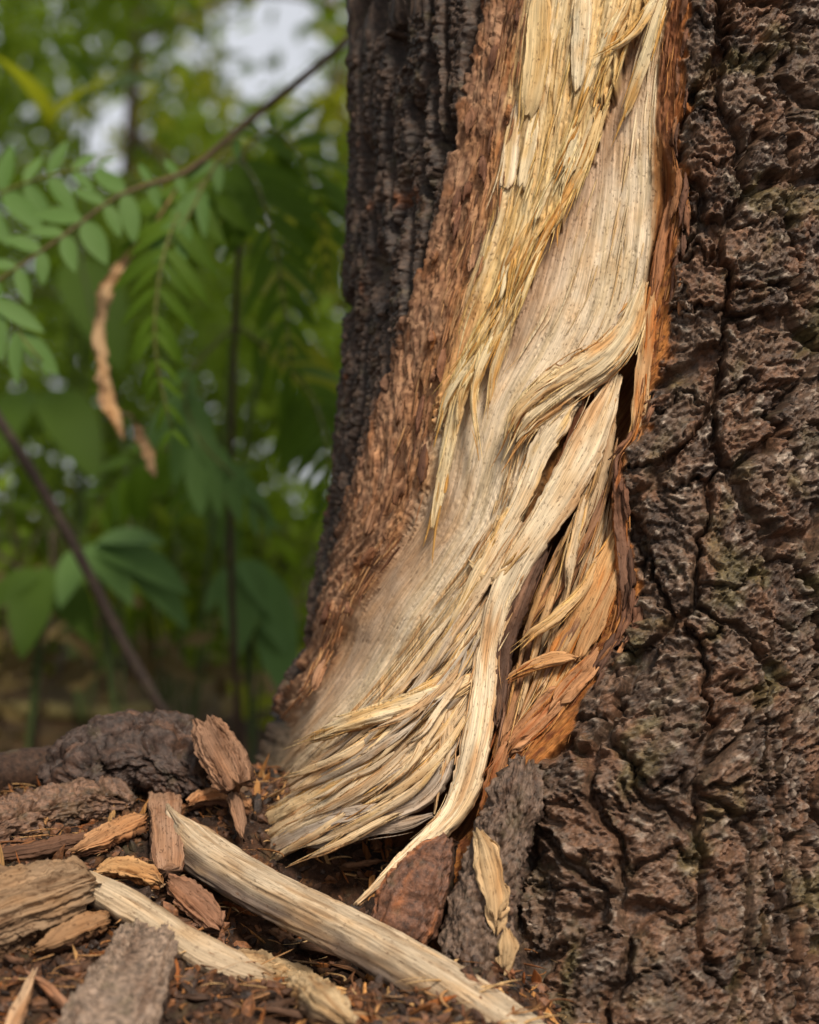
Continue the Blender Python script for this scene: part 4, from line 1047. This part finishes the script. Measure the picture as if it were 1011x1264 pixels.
# crumbs and shavings nobody could count
def crumbs(name, n, region, smin, smax, cols, seed, mat, flat=.45, longf=1.0, label=None):
    rs = np.random.RandomState(seed)
    Vs, Fs, Cs = [], [], []; k = 0
    base = np.array([(x, y, z) for x in (-1, 1) for y in (-1, 1) for z in (-1, 1)], float) * .6
    base = np.vstack([base, [(1.15, 0, 0), (-1.15, 0, 0), (0, 0, .9), (0, 0, -.9)]])
    fc = [(0, 1, 3, 2), (4, 6, 7, 5), (0, 4, 5, 1), (2, 3, 7, 6), (0, 2, 6, 4), (1, 5, 7, 3)]
    tri = [(4, 6, 8), (6, 7, 8), (7, 5, 8), (5, 4, 8), (0, 1, 9), (1, 3, 9), (3, 2, 9), (2, 0, 9), (1, 5, 10), (5, 7, 10), (7, 3, 10), (3, 1, 10), (0, 2, 11), (2, 6, 11), (6, 4, 11), (4, 0, 11), (0, 4, 5), (0, 5, 1), (2, 3, 7), (2, 7, 6)]
    tri = np.array(tri)
    while k < n:
        x, y = region(rs)
        s = smin * (smax / smin) ** (rs.rand() ** 1.6)
        q4 = Quaternion(rs.randn(4)).normalized(); Rm = np.array(q4.to_matrix())
        v = base * (1 + .22 * rs.randn(*base.shape)) * np.array([longf * (1 + rs.rand()), 1, flat * (.6 + rs.rand())]) * s
        v = v @ Rm.T
        z = float(mound(x, y) + fine(x, y)) + s * .35
        Vs.append(v + np.array([x, y, z])); Fs.append(tri + 12 * k)
        c = lin(cols[rs.randint(len(cols))]) * (.7 + .6 * rs.rand()); Cs.append(np.repeat(c[None], 12, 0)); k += 1
    V = np.vstack(Vs)
    return tag(obj(name, mesh_data(name, V, np.vstack(Fs), mat, np.vstack(Cs), V[:, :2] * 1000, smooth=False)), label, name.split('_')[-1], kind='stuff')
near = lambda rs: (rs.uniform(-.38, .2), rs.uniform(-.24, .2))
crumbs('bark_crumbs', 10000, near, .0008, .0042, ((82, 56, 40), (62, 44, 32), (104, 68, 44), (50, 36, 28), (120, 78, 48)), 5, M_BARK, flat=.7, label='dark crumbled bark covering the heap at the foot of the tree')
crumbs('wood_shavings', 900, near, .0012, .0038, ((190, 136, 80), (160, 104, 58), (206, 160, 104), (150, 90, 46)), 6, M_INNER, flat=.25, longf=2.6, label='small amber wood shavings scattered over the heap')

def heap_fibres(n):
    it = []
    for i in range(n):
        x, y = random.uniform(-.36, .1), random.uniform(-.2, .15)
        z = float(mound(x, y) + fine(x, y)) + random.uniform(.001, .006)
        a = random.uniform(0, 6.283); L = random.uniform(.008, .032); el = random.uniform(-.1, .5); b = random.uniform(-1.2, 1.2)
        k = np.linspace(0, 1, 8)
        it.append((np.stack([x + np.cos(a + b * k) * L * k, y + np.sin(a + b * k) * L * k, z + el * L * k * (1 - .6 * k)], 1), random.choice((.0002, .0003, .0005, .0008)), lin(random.choice(((190, 144, 96), (160, 110, 66), (130, 88, 58), (214, 176, 124)))) * random.uniform(.7, 1.1)))
    o = strand_mesh('wood_fibres', it, M_WOOD, None)
    o.location = TREE_OFF
    return tag(o, 'fine tan fibres scattered over the heap of debris', 'fibres', kind='stuff')
heap_fibres(900)
# ================================================================== undergrowth and trees behind
def leaf_material(name, col, col2, trans=.45, rough=.45):
    m, nt, N, L, B = _new(name)
    tc = N.new('ShaderNodeTexCoord')
    oi = N.new('ShaderNodeObjectInfo')
    n = _noise(N, L, tc.outputs['Object'], 3.0, 3, .6)
    g = N.new('ShaderNodeNewGeometry')
    f = _math(N, L, 'ADD', _math(N, L, 'MULTIPLY', n, .4), _math(N, L, 'MULTIPLY', g.outputs['Random Per Island'], .45))
    f = _math(N, L, 'ADD', f, _math(N, L, 'MULTIPLY', oi.outputs['Random'], .25), True)
    c = _mixcol(N, L, f, tuple(lin(col)) + (1,), tuple(lin(col2)) + (1,))
    L.new(c, B.inputs['Base Color'])
    B.inputs['Roughness'].default_value = rough + .15
    B.inputs['Specular IOR Level'].default_value = .18
    tr = N.new('ShaderNodeBsdfTranslucent'); L.new(c, tr.inputs[0])
    ms = N.new('ShaderNodeMixShader'); ms.inputs[0].default_value = trans
    L.new(B.outputs[0], ms.inputs[1]); L.new(tr.outputs[0], ms.inputs[2])
    L.new(ms.outputs[0], N['Material Output'].inputs[0])
    return m
M_LBLUE = leaf_material('leaf_bluish', (116, 144, 84), (84, 118, 52), .35)
M_LDARK = leaf_material('leaf_dark', (128, 150, 38), (94, 120, 28), .5)
M_LMID = leaf_material('leaf_mid', (124, 146, 34), (90, 116, 26), .5)
M_LYEL = leaf_material('leaf_yellowish', (166, 168, 34), (132, 142, 28), .55)
M_LFAR = leaf_material('leaf_far', (134, 150, 34), (82, 108, 22), .5)
M_LBROAD = leaf_material('leaf_broad', (92, 116, 36), (64, 90, 28), .4)
M_FERN = leaf_material('fern_leaf', (104, 132, 30), (66, 94, 20), .45)
M_DRY = leaf_material('dry_litter', (116, 100, 62), (80, 66, 42), .2, .8)
M_DEAD = leaf_material('leaf_dead', (190, 150, 104), (150, 100, 66), .2, .8)

def leaf_mesh(name, mat, wid=.34, n=7, fold=.25, droop=.25, tip=.8):
    V, Fc = [], []
    for i in range(n + 1):
        t = i / n
        w = wid * .5 * (math.sin(math.pi * t ** tip) ** .75 if 0 < t < 1 else 0.02)
        z = -droop * t * t
        for s in (-1, 0, 1):
            V.append((s * w, t, z + abs(s) * w * fold))
    for i in range(n):
        for k in (0, 1):
            a = i * 3 + k
            Fc.append((a, a + 1, a + 4, a + 3))
    return mesh_data(name, np.array(V), np.array(Fc), mat)

def tube(name, P, rad, mat, parent=None, off=(0, 0, 0), sides=6, col=None, n=24):
    Q, L = catmull(P, n)
    r = np.interp(np.linspace(0, 1, n), np.linspace(0, 1, len(np.atleast_1d(rad))), np.atleast_1d(rad))
    T = np.gradient(Q, axis=0); T /= np.linalg.norm(T, axis=1, keepdims=True)
    a = np.cross(T, (.3, .5, .8)); a /= np.linalg.norm(a, axis=1, keepdims=True); b = np.cross(T, a)
    an = np.arange(sides) / sides * 2 * np.pi
    rr = r[:, None, None] * (1 + .12 * fbm(np.arange(n)[:, None] / 2.0, np.arange(sides)[None] * 1.0, 2, 7))[..., None]
    V = Q[:, None] + (a[:, None] * np.cos(an)[None, :, None] + b[:, None] * np.sin(an)[None, :, None]) * rr
    V = V.reshape(-1, 3)
    cc = np.repeat(lin(col or (70, 52, 38))[None], len(V), 0)
    me = mesh_data(name, V - np.asarray(off), [grid_faces(n, sides, True), np.array([[0, i + 1, i] for i in range(1, sides - 1)]), np.array([[(n - 1) * sides, (n - 1) * sides + i, (n - 1) * sides + i + 1] for i in range(1, sides - 1)])], mat, cc)
    return obj(name, me, parent)

def put_leaf(me, parent, off, pos, dr, up, scale, wscale=1.0, name='leaflet'):
    y = Vector(dr).normalized(); z = Vector(up); z = (z - y * z.dot(y)).normalized(); x = y.cross(z)
    m = Matrix((( x.x * scale * wscale, y.x * scale, z.x * scale, pos[0] - off[0]), (x.y * scale * wscale, y.y * scale, z.y * scale, pos[1] - off[1]), (x.z * scale * wscale, y.z * scale, z.z * scale, pos[2] - off[2]), (0, 0, 0, 1)))
    o = bpy.data.objects.new(name, me); link(o, parent)
    o.matrix_local = m
    return o

def frond(plant, off, pts, n, L0, me, spread=62, droop=.35, face=(0, -1, .25), wsc=1.0, t0=.12, stem=.0022, sidesel=(-1, 1), jit=.28, smat=None):
    """pts: (px, py, y); a rachis with leaflets of length L0 (m) on both sides"""
    P = np.array([W(*a) for a in pts])
    fr = tube('frond', P, [stem, stem * .5], smat or M_STEM, plant, off, 5, (92, 92, 40))
    Q, L = catmull(P, 60)
    T = np.gradient(Q, axis=0); T /= np.linalg.norm(T, axis=1, keepdims=True)
    F3 = np.array(face, float); F3 /= np.linalg.norm(F3)
    for i in range(n):
        t = t0 + (1 - t0) * i / (n - 1)
        k = min(59, int(t * 59))
        ln = L0 * (math.sin(math.pi * (.14 + .80 * t)) ** .6) * random.uniform(1 - jit, 1 + jit)
        sd = np.cross(T[k], F3); sd /= np.linalg.norm(sd)
        for s in sidesel:
            a = R(spread * (1 - .35 * t) + random.uniform(-12, 12))
            d = T[k] * math.cos(a) + sd * s * math.sin(a) + F3 * random.uniform(-.15, .2)
            d = d + np.array([0, 0, -droop])
            put_leaf(me, fr, off, Q[k], d, F3 + np.array([random.uniform(-.3, .3), 0, .35 + random.uniform(-.25, .25)]), ln * random.uniform(.9, 1.1), wsc * random.uniform(.8, 1.15))
    return fr

M_STEM = bark_material('stem', rough=.7, spec=.3, bump=.3)
random.seed(21)
LM_B = leaf_mesh('leaflet', M_LBLUE, .40, droop=.12); LM_D = leaf_mesh('leaflet', M_FERN, .21, droop=.3); LM_M = leaf_mesh('leaflet', M_FERN, .22, droop=.3)
BL_B = leaf_mesh('leaf', M_LBLUE, .42, 9, .2, .3, .75); BL_M = leaf_mesh('leaf', M_LBROAD, .46, 9, .2, .35, .75); BL_Y = leaf_mesh('leaf', M_LYEL, .46, 9, .2, .3, .75); BL_D = leaf_mesh('leaf', M_LDARK, .46, 9, .2, .35, .75)

def plant(name, px, y, label, cat, group=None):
    d = y - CY; x = (px - 505.5) * K * d
    e = empty(name, (x, y, float(mound(x, y))))
    return tag(e, label, cat, group), np.array(e.location)

# sapling whose long twig crosses the gap, with bluish leaflets
pl, off = plant('sapling', 470, .75, 'sapling twig with pale bluish oval leaflets beside the tree', 'sapling')
tube('stem', [off, W(455, 500, .74), W(450, 200, .72), W(440, 40, .70)], [.006, .004], M_STEM, pl, off)
tube('twig', [W(440, 40, .70), W(400, 75, .66), W(300, 155, .60), W(230, 212, .56), W(150, 240, .54), W(80, 290, .52), W(0, 345, .50), W(-50, 380, .50)], [.0042, .0035, .002, .0015], M_STEM, pl, off, 6, (84, 66, 44))
fr = frond(pl, off, [(230, 212, .56), (150, 240, .54), (80, 290, .52), (0, 345, .50), (-60, 390, .5)], 11, .040, LM_B, spread=80, droop=.1, wsc=1.0, t0=.05)
frond(pl, off, [(300, 155, .6), (262, 210, .57), (235, 262, .55), (205, 310, .54)], 5, .048, LM_B, spread=40, wsc=.8, t0=.1)
frond(pl, off, [(-60, 330, .48), (0, 380, .48), (30, 420, .48), (52, 446, .48)], 4, .055, LM_B, spread=30, wsc=.8)
frond(pl, off, [(-40, 260, .6), (20, 230, .6), (70, 215, .6), (120, 205, .6)], 6, .06, LM_B, spread=70, wsc=.9)

# fern-like plant with dark drooping fronds
pl, off = plant('fern', 300, .95, 'dark green fern with drooping ladder-like fronds between the sapling twig and the tree', 'fern')
tube('stem', [off, W(285, 700, .9), W(290, 400, .86), W(300, 190, .80)], [.005, .003], M_STEM, pl, off)
frond(pl, off, [(300, 190, .8), (240, 236, .60), (206, 300, .53), (192, 380, .51), (194, 450, .51), (212, 530, .52)], 21, .064, LM_D, spread=75, droop=.3)
frond(pl, off, [(290, 190, .85), (316, 226, .70), (336, 290, .63), (350, 365, .62), (360, 450, .62)], 18, .066, LM_D, spread=72, droop=.35)
frond(pl, off, [(300, 190, .8), (330, 160, .84), (370, 190, .88), (395, 260, .9), (405, 340, .92)], 14, .07, LM_M, spread=72, droop=.3)
frond(pl, off, [(290, 400, .86), (340, 440, .9), (385, 490, .9), (405, 560, .8), (408, 640, .8)], 17, .070, LM_M, spread=72, droop=.35)
frond(pl, off, [(290, 400, .86), (230, 470, .80), (245, 540, .78), (290, 590, .76), (330, 640, .76)], 8, .075, LM_B, spread=35, droop=.5, wsc=.8, t0=.3)
frond(pl, off, [(285, 620, .9), (230, 560, .98), (180, 560, 1.05), (130, 610, 1.1), (110, 660, 1.1)], 11, .09, LM_M, spread=70, droop=.35)

# dead leaf hanging from the twig
pl, off = plant('dead_twig', 150, .62, 'withered tan curled leaf hanging in front of the fern', 'dead leaf')
pl.location = W(190, 590, .6); off = np.array(pl.location)
for a in ([(172, 300, .56, 8), (150, 325, .56, 14), (132, 360, .56, 20), (124, 400, .57, 15), (126, 440, .57, 19), (134, 490, .58, 21), (146, 522, .58, 19), (152, 545, .58, 8)], [(166, 520, .58, 6), (178, 545, .59, 17), (186, 570, .59, 17), (192, 592, .6, 6)]):
    P = np.array([W(*x[:3]) for x in a]); Wd = np.array([x[3] for x in a]) * K * (P[:, 1] - CY)
    billet('leaf', P, Wd, .003, (.4, -.9, .2), pl, top=(206, 164, 112), side=(150, 104, 70), var=(184, 140, 96), fib=1.2, rough=2.2, rwl=7, edge=.5, off=off, cup=.5, res=1.6)
tube('stalk', [W(230, 212, .56), W(200, 262, .56), W(172, 300, .56)], [.0012, .0015], M_STEM, pl, off, 5, (150, 120, 80))
tube('stalk', [W(146, 510, .58), W(160, 512, .58), W(168, 524, .58)], [.0012, .0012], M_STEM, pl, off, 5, (110, 80, 56))

# dark bare branch leaning across the undergrowth
br = tube('fallen_branch', [W(-60, 420, .72), W(0, 520, .72), (W(55, 608, .72)), W(108, 705, .72), W(150, 790, .72), W(204, 884, .72), W(250, 960, .74)], [.005, .0062, .006, .0066, .0055], M_STEM, None, (0, 0, 0), 8, (52, 40, 32), 40)
tag(br, 'thin dark bare branch leaning diagonally through the undergrowth', 'branch')

def broad(px, y, label, leaves, me, name='broadleaf_plant', base=None):
    pl, off = plant(name, px, y, label, 'plant')
    for (bx, by, tx, ty, ly, w) in leaves:
        a = W(bx, by, y); b = W(tx, ty, y - ly)
        tube('stalk', [off, (off + a) / 2 + np.array([0, .01, .02]), a], [.0025, .0015], M_STEM, pl, off, 5, (70, 84, 40))
        put_leaf(me, pl, off, a, b - a, (0, -.55, .85), float(np.linalg.norm(b - a)), w, 'leaf')
    return pl
broad(150, .95, 'bluish broad-leaved seedling under the dark branch', [(118, 672, 228, 700, .06, 1.0), (120, 668, 190, 648, .05, 1.0), (150, 680, 236, 752, .05, .9), (104, 676, 70, 730, .07, 1.0), (110, 672, 160, 720, .08, .9)], BL_B)
broad(30, 1.0, 'low broad-leaved seedling with dark leaves left of the dark branch', [(60, 706, 118, 772, .06, 1.0), (50, 704, -30, 740, .06, 1.0), (56, 700, 20, 780, .1, 1.1), (70, 698, 130, 716, .0, 1.0)], BL_M)
broad(310, 1.05, 'green broad-leaved seedling standing close behind the tree', [(300, 690, 346, 748, .06, 1.0), (304, 690, 290, 790, .08, 1.1), (310, 700, 370, 800, .06, 1.0), (296, 700, 250, 740, .05, 1.0), (330, 760, 360, 850, .08, 1.0)], BL_B)
broad(370, 1.3, 'yellow green seedling low behind the foot of the tree', [(300, 880, 350, 850, .03, 1.0), (310, 890, 290, 830, .02, 1.0), (320, 890, 380, 890, .06, 1.0), (350, 820, 400, 790, .05, 1.1)], BL_Y)
broad(230, 1.2, 'tall plant with large yellow green leaves behind the sapling twig', [(190, 260, 290, 145, .05, .9), (300, 300, 240, 200, .1, 1.0), (330, 420, 420, 470, .1, 1.1), (300, 360, 410, 330, .05, 1.2), (360, 250, 425, 330, .05, 1.2), (60, 150, 10, 40, .1, .9), (60, 160, 120, 60, .1, .8)], BL_Y)
broad(100, 1.5, 'tall plant with large mid green leaves behind the withered leaf', [(80, 300, 20, 200, .1, 1.0), (90, 320, 150, 420, .1, 1.1), (40, 480, -40, 560, .1, 1.0), (60, 480, 120, 560, .1, 1.1), (200, 560, 130, 620, .1, 1.0), (220, 560, 300, 660, .1, 1.0), (10, 420, -60, 340, .1, 1.0), (100, 130, 180, 60, .1, 1.0), (110, 110, 60, 10, .1, 1.0)], BL_M)
broad(200, 1.7, 'dark leafy plant deep in the undergrowth behind the seedlings', [(150, 640, 90, 600, .1, 1.0), (160, 620, 230, 560, .1, 1.0), (220, 660, 280, 620, .1, 1.1), (60, 640, 0, 600, .1, 1.0), (30, 660, -30, 700, .1, 1.0), (260, 720, 210, 800, .1, 1.0), (360, 700, 330, 620, .1, 1.0), (180, 740, 120, 800, .1, 1.0)], BL_D)

# stems and brown litter on the ground behind
def log(pts, r, col, label, cat='branch', name='fallen_branch'):
    P = np.array([ground_pt(a, b) + np.array([0, 0, r * .7]) for a, b in pts])
    return tag(tube(name, P, [r, r * 1.05, r * .9], M_STEM, None, (0, 0, 0), 10, col, 30), label, cat)
log([(-60, 990), (20, 972), (90, 966), (140, 975)], .015, (60, 42, 31), 'thick dark fallen branch lying behind the heap of debris')
log([(-40, 920), (10, 850), (40, 800), (60, 770)], .014, (120, 98, 64), 'pale brown fallen stick slanting away over the forest floor')
log([(90, 800), (140, 850), (190, 920), (205, 960)], .016, (110, 84, 54), 'brown fallen stick lying behind the dark craggy chunk')
log([(-30, 880), (50, 884), (130, 888), (190, 880)], .012, (128, 116, 72), 'straight pale stick lying level across the litter')

# openings between the crowns where the sky shows: photo direction and size
GAPS = [(245, 55, 15), (272, 42, 18), (295, 62, 17), (301, 84, 15), (333, 42, 30), (318, 102, 14), (346, 80, 15), (371, 92, 20), (388, 50, 17), (365, 5, 19), (295, 5, 14), (338, 6, 20), (415, 5, 15), (352, 62, 18),
        (115, 160, 15), (145, 140, 20), (166, 160, 15), (143, 202, 19), (114, 190, 13), (132, 222, 9), (128, 87, 12), (295, 145, 12), (255, 128, 10), (205, 128, 10), (200, 68, 9), (122, 48, 10), (18, 32, 10), (60, 20, 8), (180, 30, 8)]
def leaf_cloud(n, centres, size, me_dir_up=.4, seed=1, gaps=True, clump=True):
    """many single leaves spread through lumpy volumes: centres (x, y, z, rx, ry, rz)"""
    rs = np.random.RandomState(seed)
    C = np.array(centres); vol = C[:, 3] * C[:, 4] * C[:, 5]
    k = rs.choice(len(C), n, p=vol / vol.sum())
    u = rs.randn(n, 3); u /= np.linalg.norm(u, axis=1, keepdims=True); u *= (rs.rand(n, 1) ** .45)
    P = C[k, :3] + u * C[k, 3:6]
    cl = fbm(P[:, 0] / .35, P[:, 2] / .35 + P[:, 1] * 1.3, 2, seed + 3)
    keep = (cl > -.45 + .5 * rs.rand(n) * .6) | (not clump)
    P = P[keep]
    if gaps:
        a, b = proj(P[:, 0], P[:, 1], P[:, 2])
        k1 = np.zeros(len(a), bool)
        for cx, cy, r in GAPS:
            k1 |= ((a - cx) ** 2 + (b - cy) ** 2) < (1.35 * r * (1 + .25 * fbm(a / 9, b / 9, 2, 5))) ** 2
        k2 = k3 = np.zeros(len(a), bool)
        P = P[~(k1 | k2 | k3) | (rs.rand(len(P)) < .03)]
    P = P[P[:, 2] > .02]
    n = len(P)
    d = rs.randn(n, 3); d[:, 2] -= .5; d /= np.linalg.norm(d, axis=1, keepdims=True)
    up = rs.randn(n, 3) * .7 + np.array([.15, -.45, .8]); up -= (up * d).sum(1, keepdims=True) * d; up /= np.linalg.norm(up, axis=1, keepdims=True)
    x = np.cross(d, up)
    s = size * (.6 + .8 * rs.rand(n, 1))
    v = [P, P + d * s * .45 + x * s * .22 + up * s * .05, P + d * s, P + d * s * .45 - x * s * .22 + up * s * .05]
    V = np.stack(v, 1).reshape(-1, 3)
    Fq = np.arange(4 * n).reshape(-1, 4)
    return V, np.vstack([Fq[:, [0, 1, 2]], Fq[:, [0, 2, 3]]])

def bush(name, x, y, n, lumps, size, mat, label, cat, group=None, trunk=None, seed=1, gaps=True):
    z0 = float(mound(x, y))
    e = empty(name, (x, y, z0)); off = np.array(e.location)
    tag(e, label, cat, group)
    V, Fq = leaf_cloud(n, [(x + a, y + b, z0 + c, rx, ry, rz) for a, b, c, rx, ry, rz in lumps], size, seed=seed, gaps=gaps)
    cr = obj('crown', mesh_data('crown', V - off, Fq, mat, smooth=False), e)
    tag(cr, kind='stuff')
    if trunk:
        r, h, lean = trunk
        tube('trunk', [off + np.array([0, 0, -.03]), off + np.array([lean * .4, 0, h * .4]), off + np.array([lean * .7, .03, h * .75]), off + np.array([lean, 0, h])], [r, r * .8, r * .5], M_STEM, e, off, 10, (74, 58, 44), 20)
        rs = np.random.RandomState(seed + 50)
        for i in range(4):
            t = .45 + .13 * i
            b0 = off + np.array([lean * t, 0, h * t]); a = rs.uniform(0, 6.28); l = lumps[rs.randint(len(lumps))]
            b1 = off + np.array(l[:3]) * np.array([1, 1, 1.0])
            tube('limb', [b0, b0 * .5 + b1 * .5 + np.array([0, 0, .1]), b1], [r * .45, r * .15], M_STEM, e, off, 6, (74, 58, 44), 12)
    return e

rs = np.random.RandomState(3)
def lumps(n, sx, sy, z0, z1, r):
    return [(rs.uniform(-sx, sx), rs.uniform(-sy, sy), rs.uniform(z0, z1), r * rs.uniform(.7, 1.3), r * rs.uniform(.7, 1.3), r * rs.uniform(.6, 1.1)) for _ in range(n)]
bush('shrub', -.95, 2.0, 2600, lumps(7, .42, .3, .12, .75, .25), .055, M_LMID, 'leafy mid green shrub growing behind the low seedlings', 'shrub', trunk=(.01, .7, .1), seed=11)
bush('shrub', -.35, 2.6, 2800, lumps(7, .42, .3, .12, .9, .27), .055, M_LDARK, 'dark green shrub growing behind the fern', 'shrub', trunk=(.012, .8, -.1), seed=12)
bush('shrub', .15, 3.2, 2600, lumps(6, .5, .3, .15, 1.0, .3), .06, M_LFAR, 'pale olive shrub growing close behind the tree', 'shrub', trunk=(.012, .9, .1), seed=13)
bush('shrub', -1.7, 2.9, 3000, lumps(7, .5, .4, .15, 1.1, .33), .06, M_LFAR, 'large olive shrub at the edge of the clearing', 'shrub', trunk=(.014, 1.0, .1), seed=14)
bush('young_tree', -1.0, 4.2, 6000, lumps(11, .9, .5, .7, 2.2, .42), .075, M_LMID, 'slender young tree with mid green leaves in the wood behind', 'tree', trunk=(.03, 2.2, .15), seed=15)
bush('young_tree', -.1, 5.0, 6000, lumps(11, .9, .5, .7, 2.3, .45), .08, M_LYEL, 'slender young tree with yellow green leaves in the wood behind', 'tree', trunk=(.035, 2.3, -.2), seed=16)
bush('young_tree', -2.4, 5.4, 6500, lumps(11, 1.0, .6, .8, 2.6, .5), .085, M_LFAR, 'taller young tree with olive leaves in the wood behind', 'tree', trunk=(.04, 2.5, .2), seed=17)
bush('young_tree', 1.2, 6.0, 5000, lumps(10, 1.0, .6, .8, 2.6, .5), .085, M_LDARK, 'dark leaved young tree behind the big trunk', 'tree', trunk=(.04, 2.5, .1), seed=18)
k = 0
for x, y, n, mt, lb in ((-.85, 1.25, 260, M_DRY, 'clump of dry tan bracken lying low behind the heap'), (-.5, 1.15, 200, M_DRY, 'withered tan undergrowth behind the leaning bark chip'), (-.62, 1.45, 500, M_LMID, 'low leafy clump of undergrowth beside the dark branch'), (-.28, 1.7, 600, M_LFAR, 'low olive clump of undergrowth behind the foot of the tree'), (-1.05, 1.6, 600, M_LFAR, 'low spreading olive clump at the far end of the fallen sticks'),
                        (-.75, 2.3, 900, M_LYEL, 'low yellow green clump deep in the undergrowth'), (-.15, 2.3, 900, M_LMID, 'low mid green clump in the shade behind the trunk'), (-1.5, 2.4, 900, M_LDARK, 'low dark clump at the edge of the undergrowth')):
    k += 1
    mt = mt
    bush('undergrowth', x, y, n, lumps(6, .26, .18, .04, .30, .13), .05, mt, lb, 'undergrowth', trunk=(.004, .3, .03), seed=60 + k)
# the big tree's own crown and two trees, added out of view as shade
V, Fq = leaf_cloud(9000, [(.16 + a, .22 + b, 3.2 + c, .75, .75, .5) for a, b, c in ((0, 0, .3), (-1.0, .3, .2), (.9, .7, .2), (-.3, 1.1, .4), (-.9, -.7, .5), (.2, -.6, .9), (.1, .4, 1.2), (-.8, .9, .9))], .1, seed=71, gaps=False)
tag(obj('crown', mesh_data('crown', V - TREE_OFF, Fq, M_LMID, smooth=False), tree), kind='stuff')
bush('young_tree', -1.9, .3, 6500, lumps(14, .55, .8, .5, 2.6, .42), .08, M_LMID, 'unseen leafy young tree added left of the debris heap to shade the trunk', 'tree', trunk=(.03, 2.4, .1), seed=72, gaps=False)
bush('young_tree', -1.6, -1.3, 5000, lumps(12, .45, .6, .8, 2.6, .42), .08, M_LDARK, 'unseen dark leafy young tree added at the left to block sky light', 'tree', trunk=(.03, 2.4, .1), seed=73, gaps=False)
V, Fq = leaf_cloud(44000, [(x, 8.5 + 1.5 * math.sin(x * 2.1), .9 + .8 * j, 1.1, .9, .75) for x in np.arange(-6, 5, .9) for j in range(6)], .13, seed=31, clump=False)
fw = obj('woodland', mesh_data('woodland', V, Fq, M_LFAR, smooth=False))
tag(fw, 'distant wall of blurred green woodland foliage', 'woodland', kind='stuff')
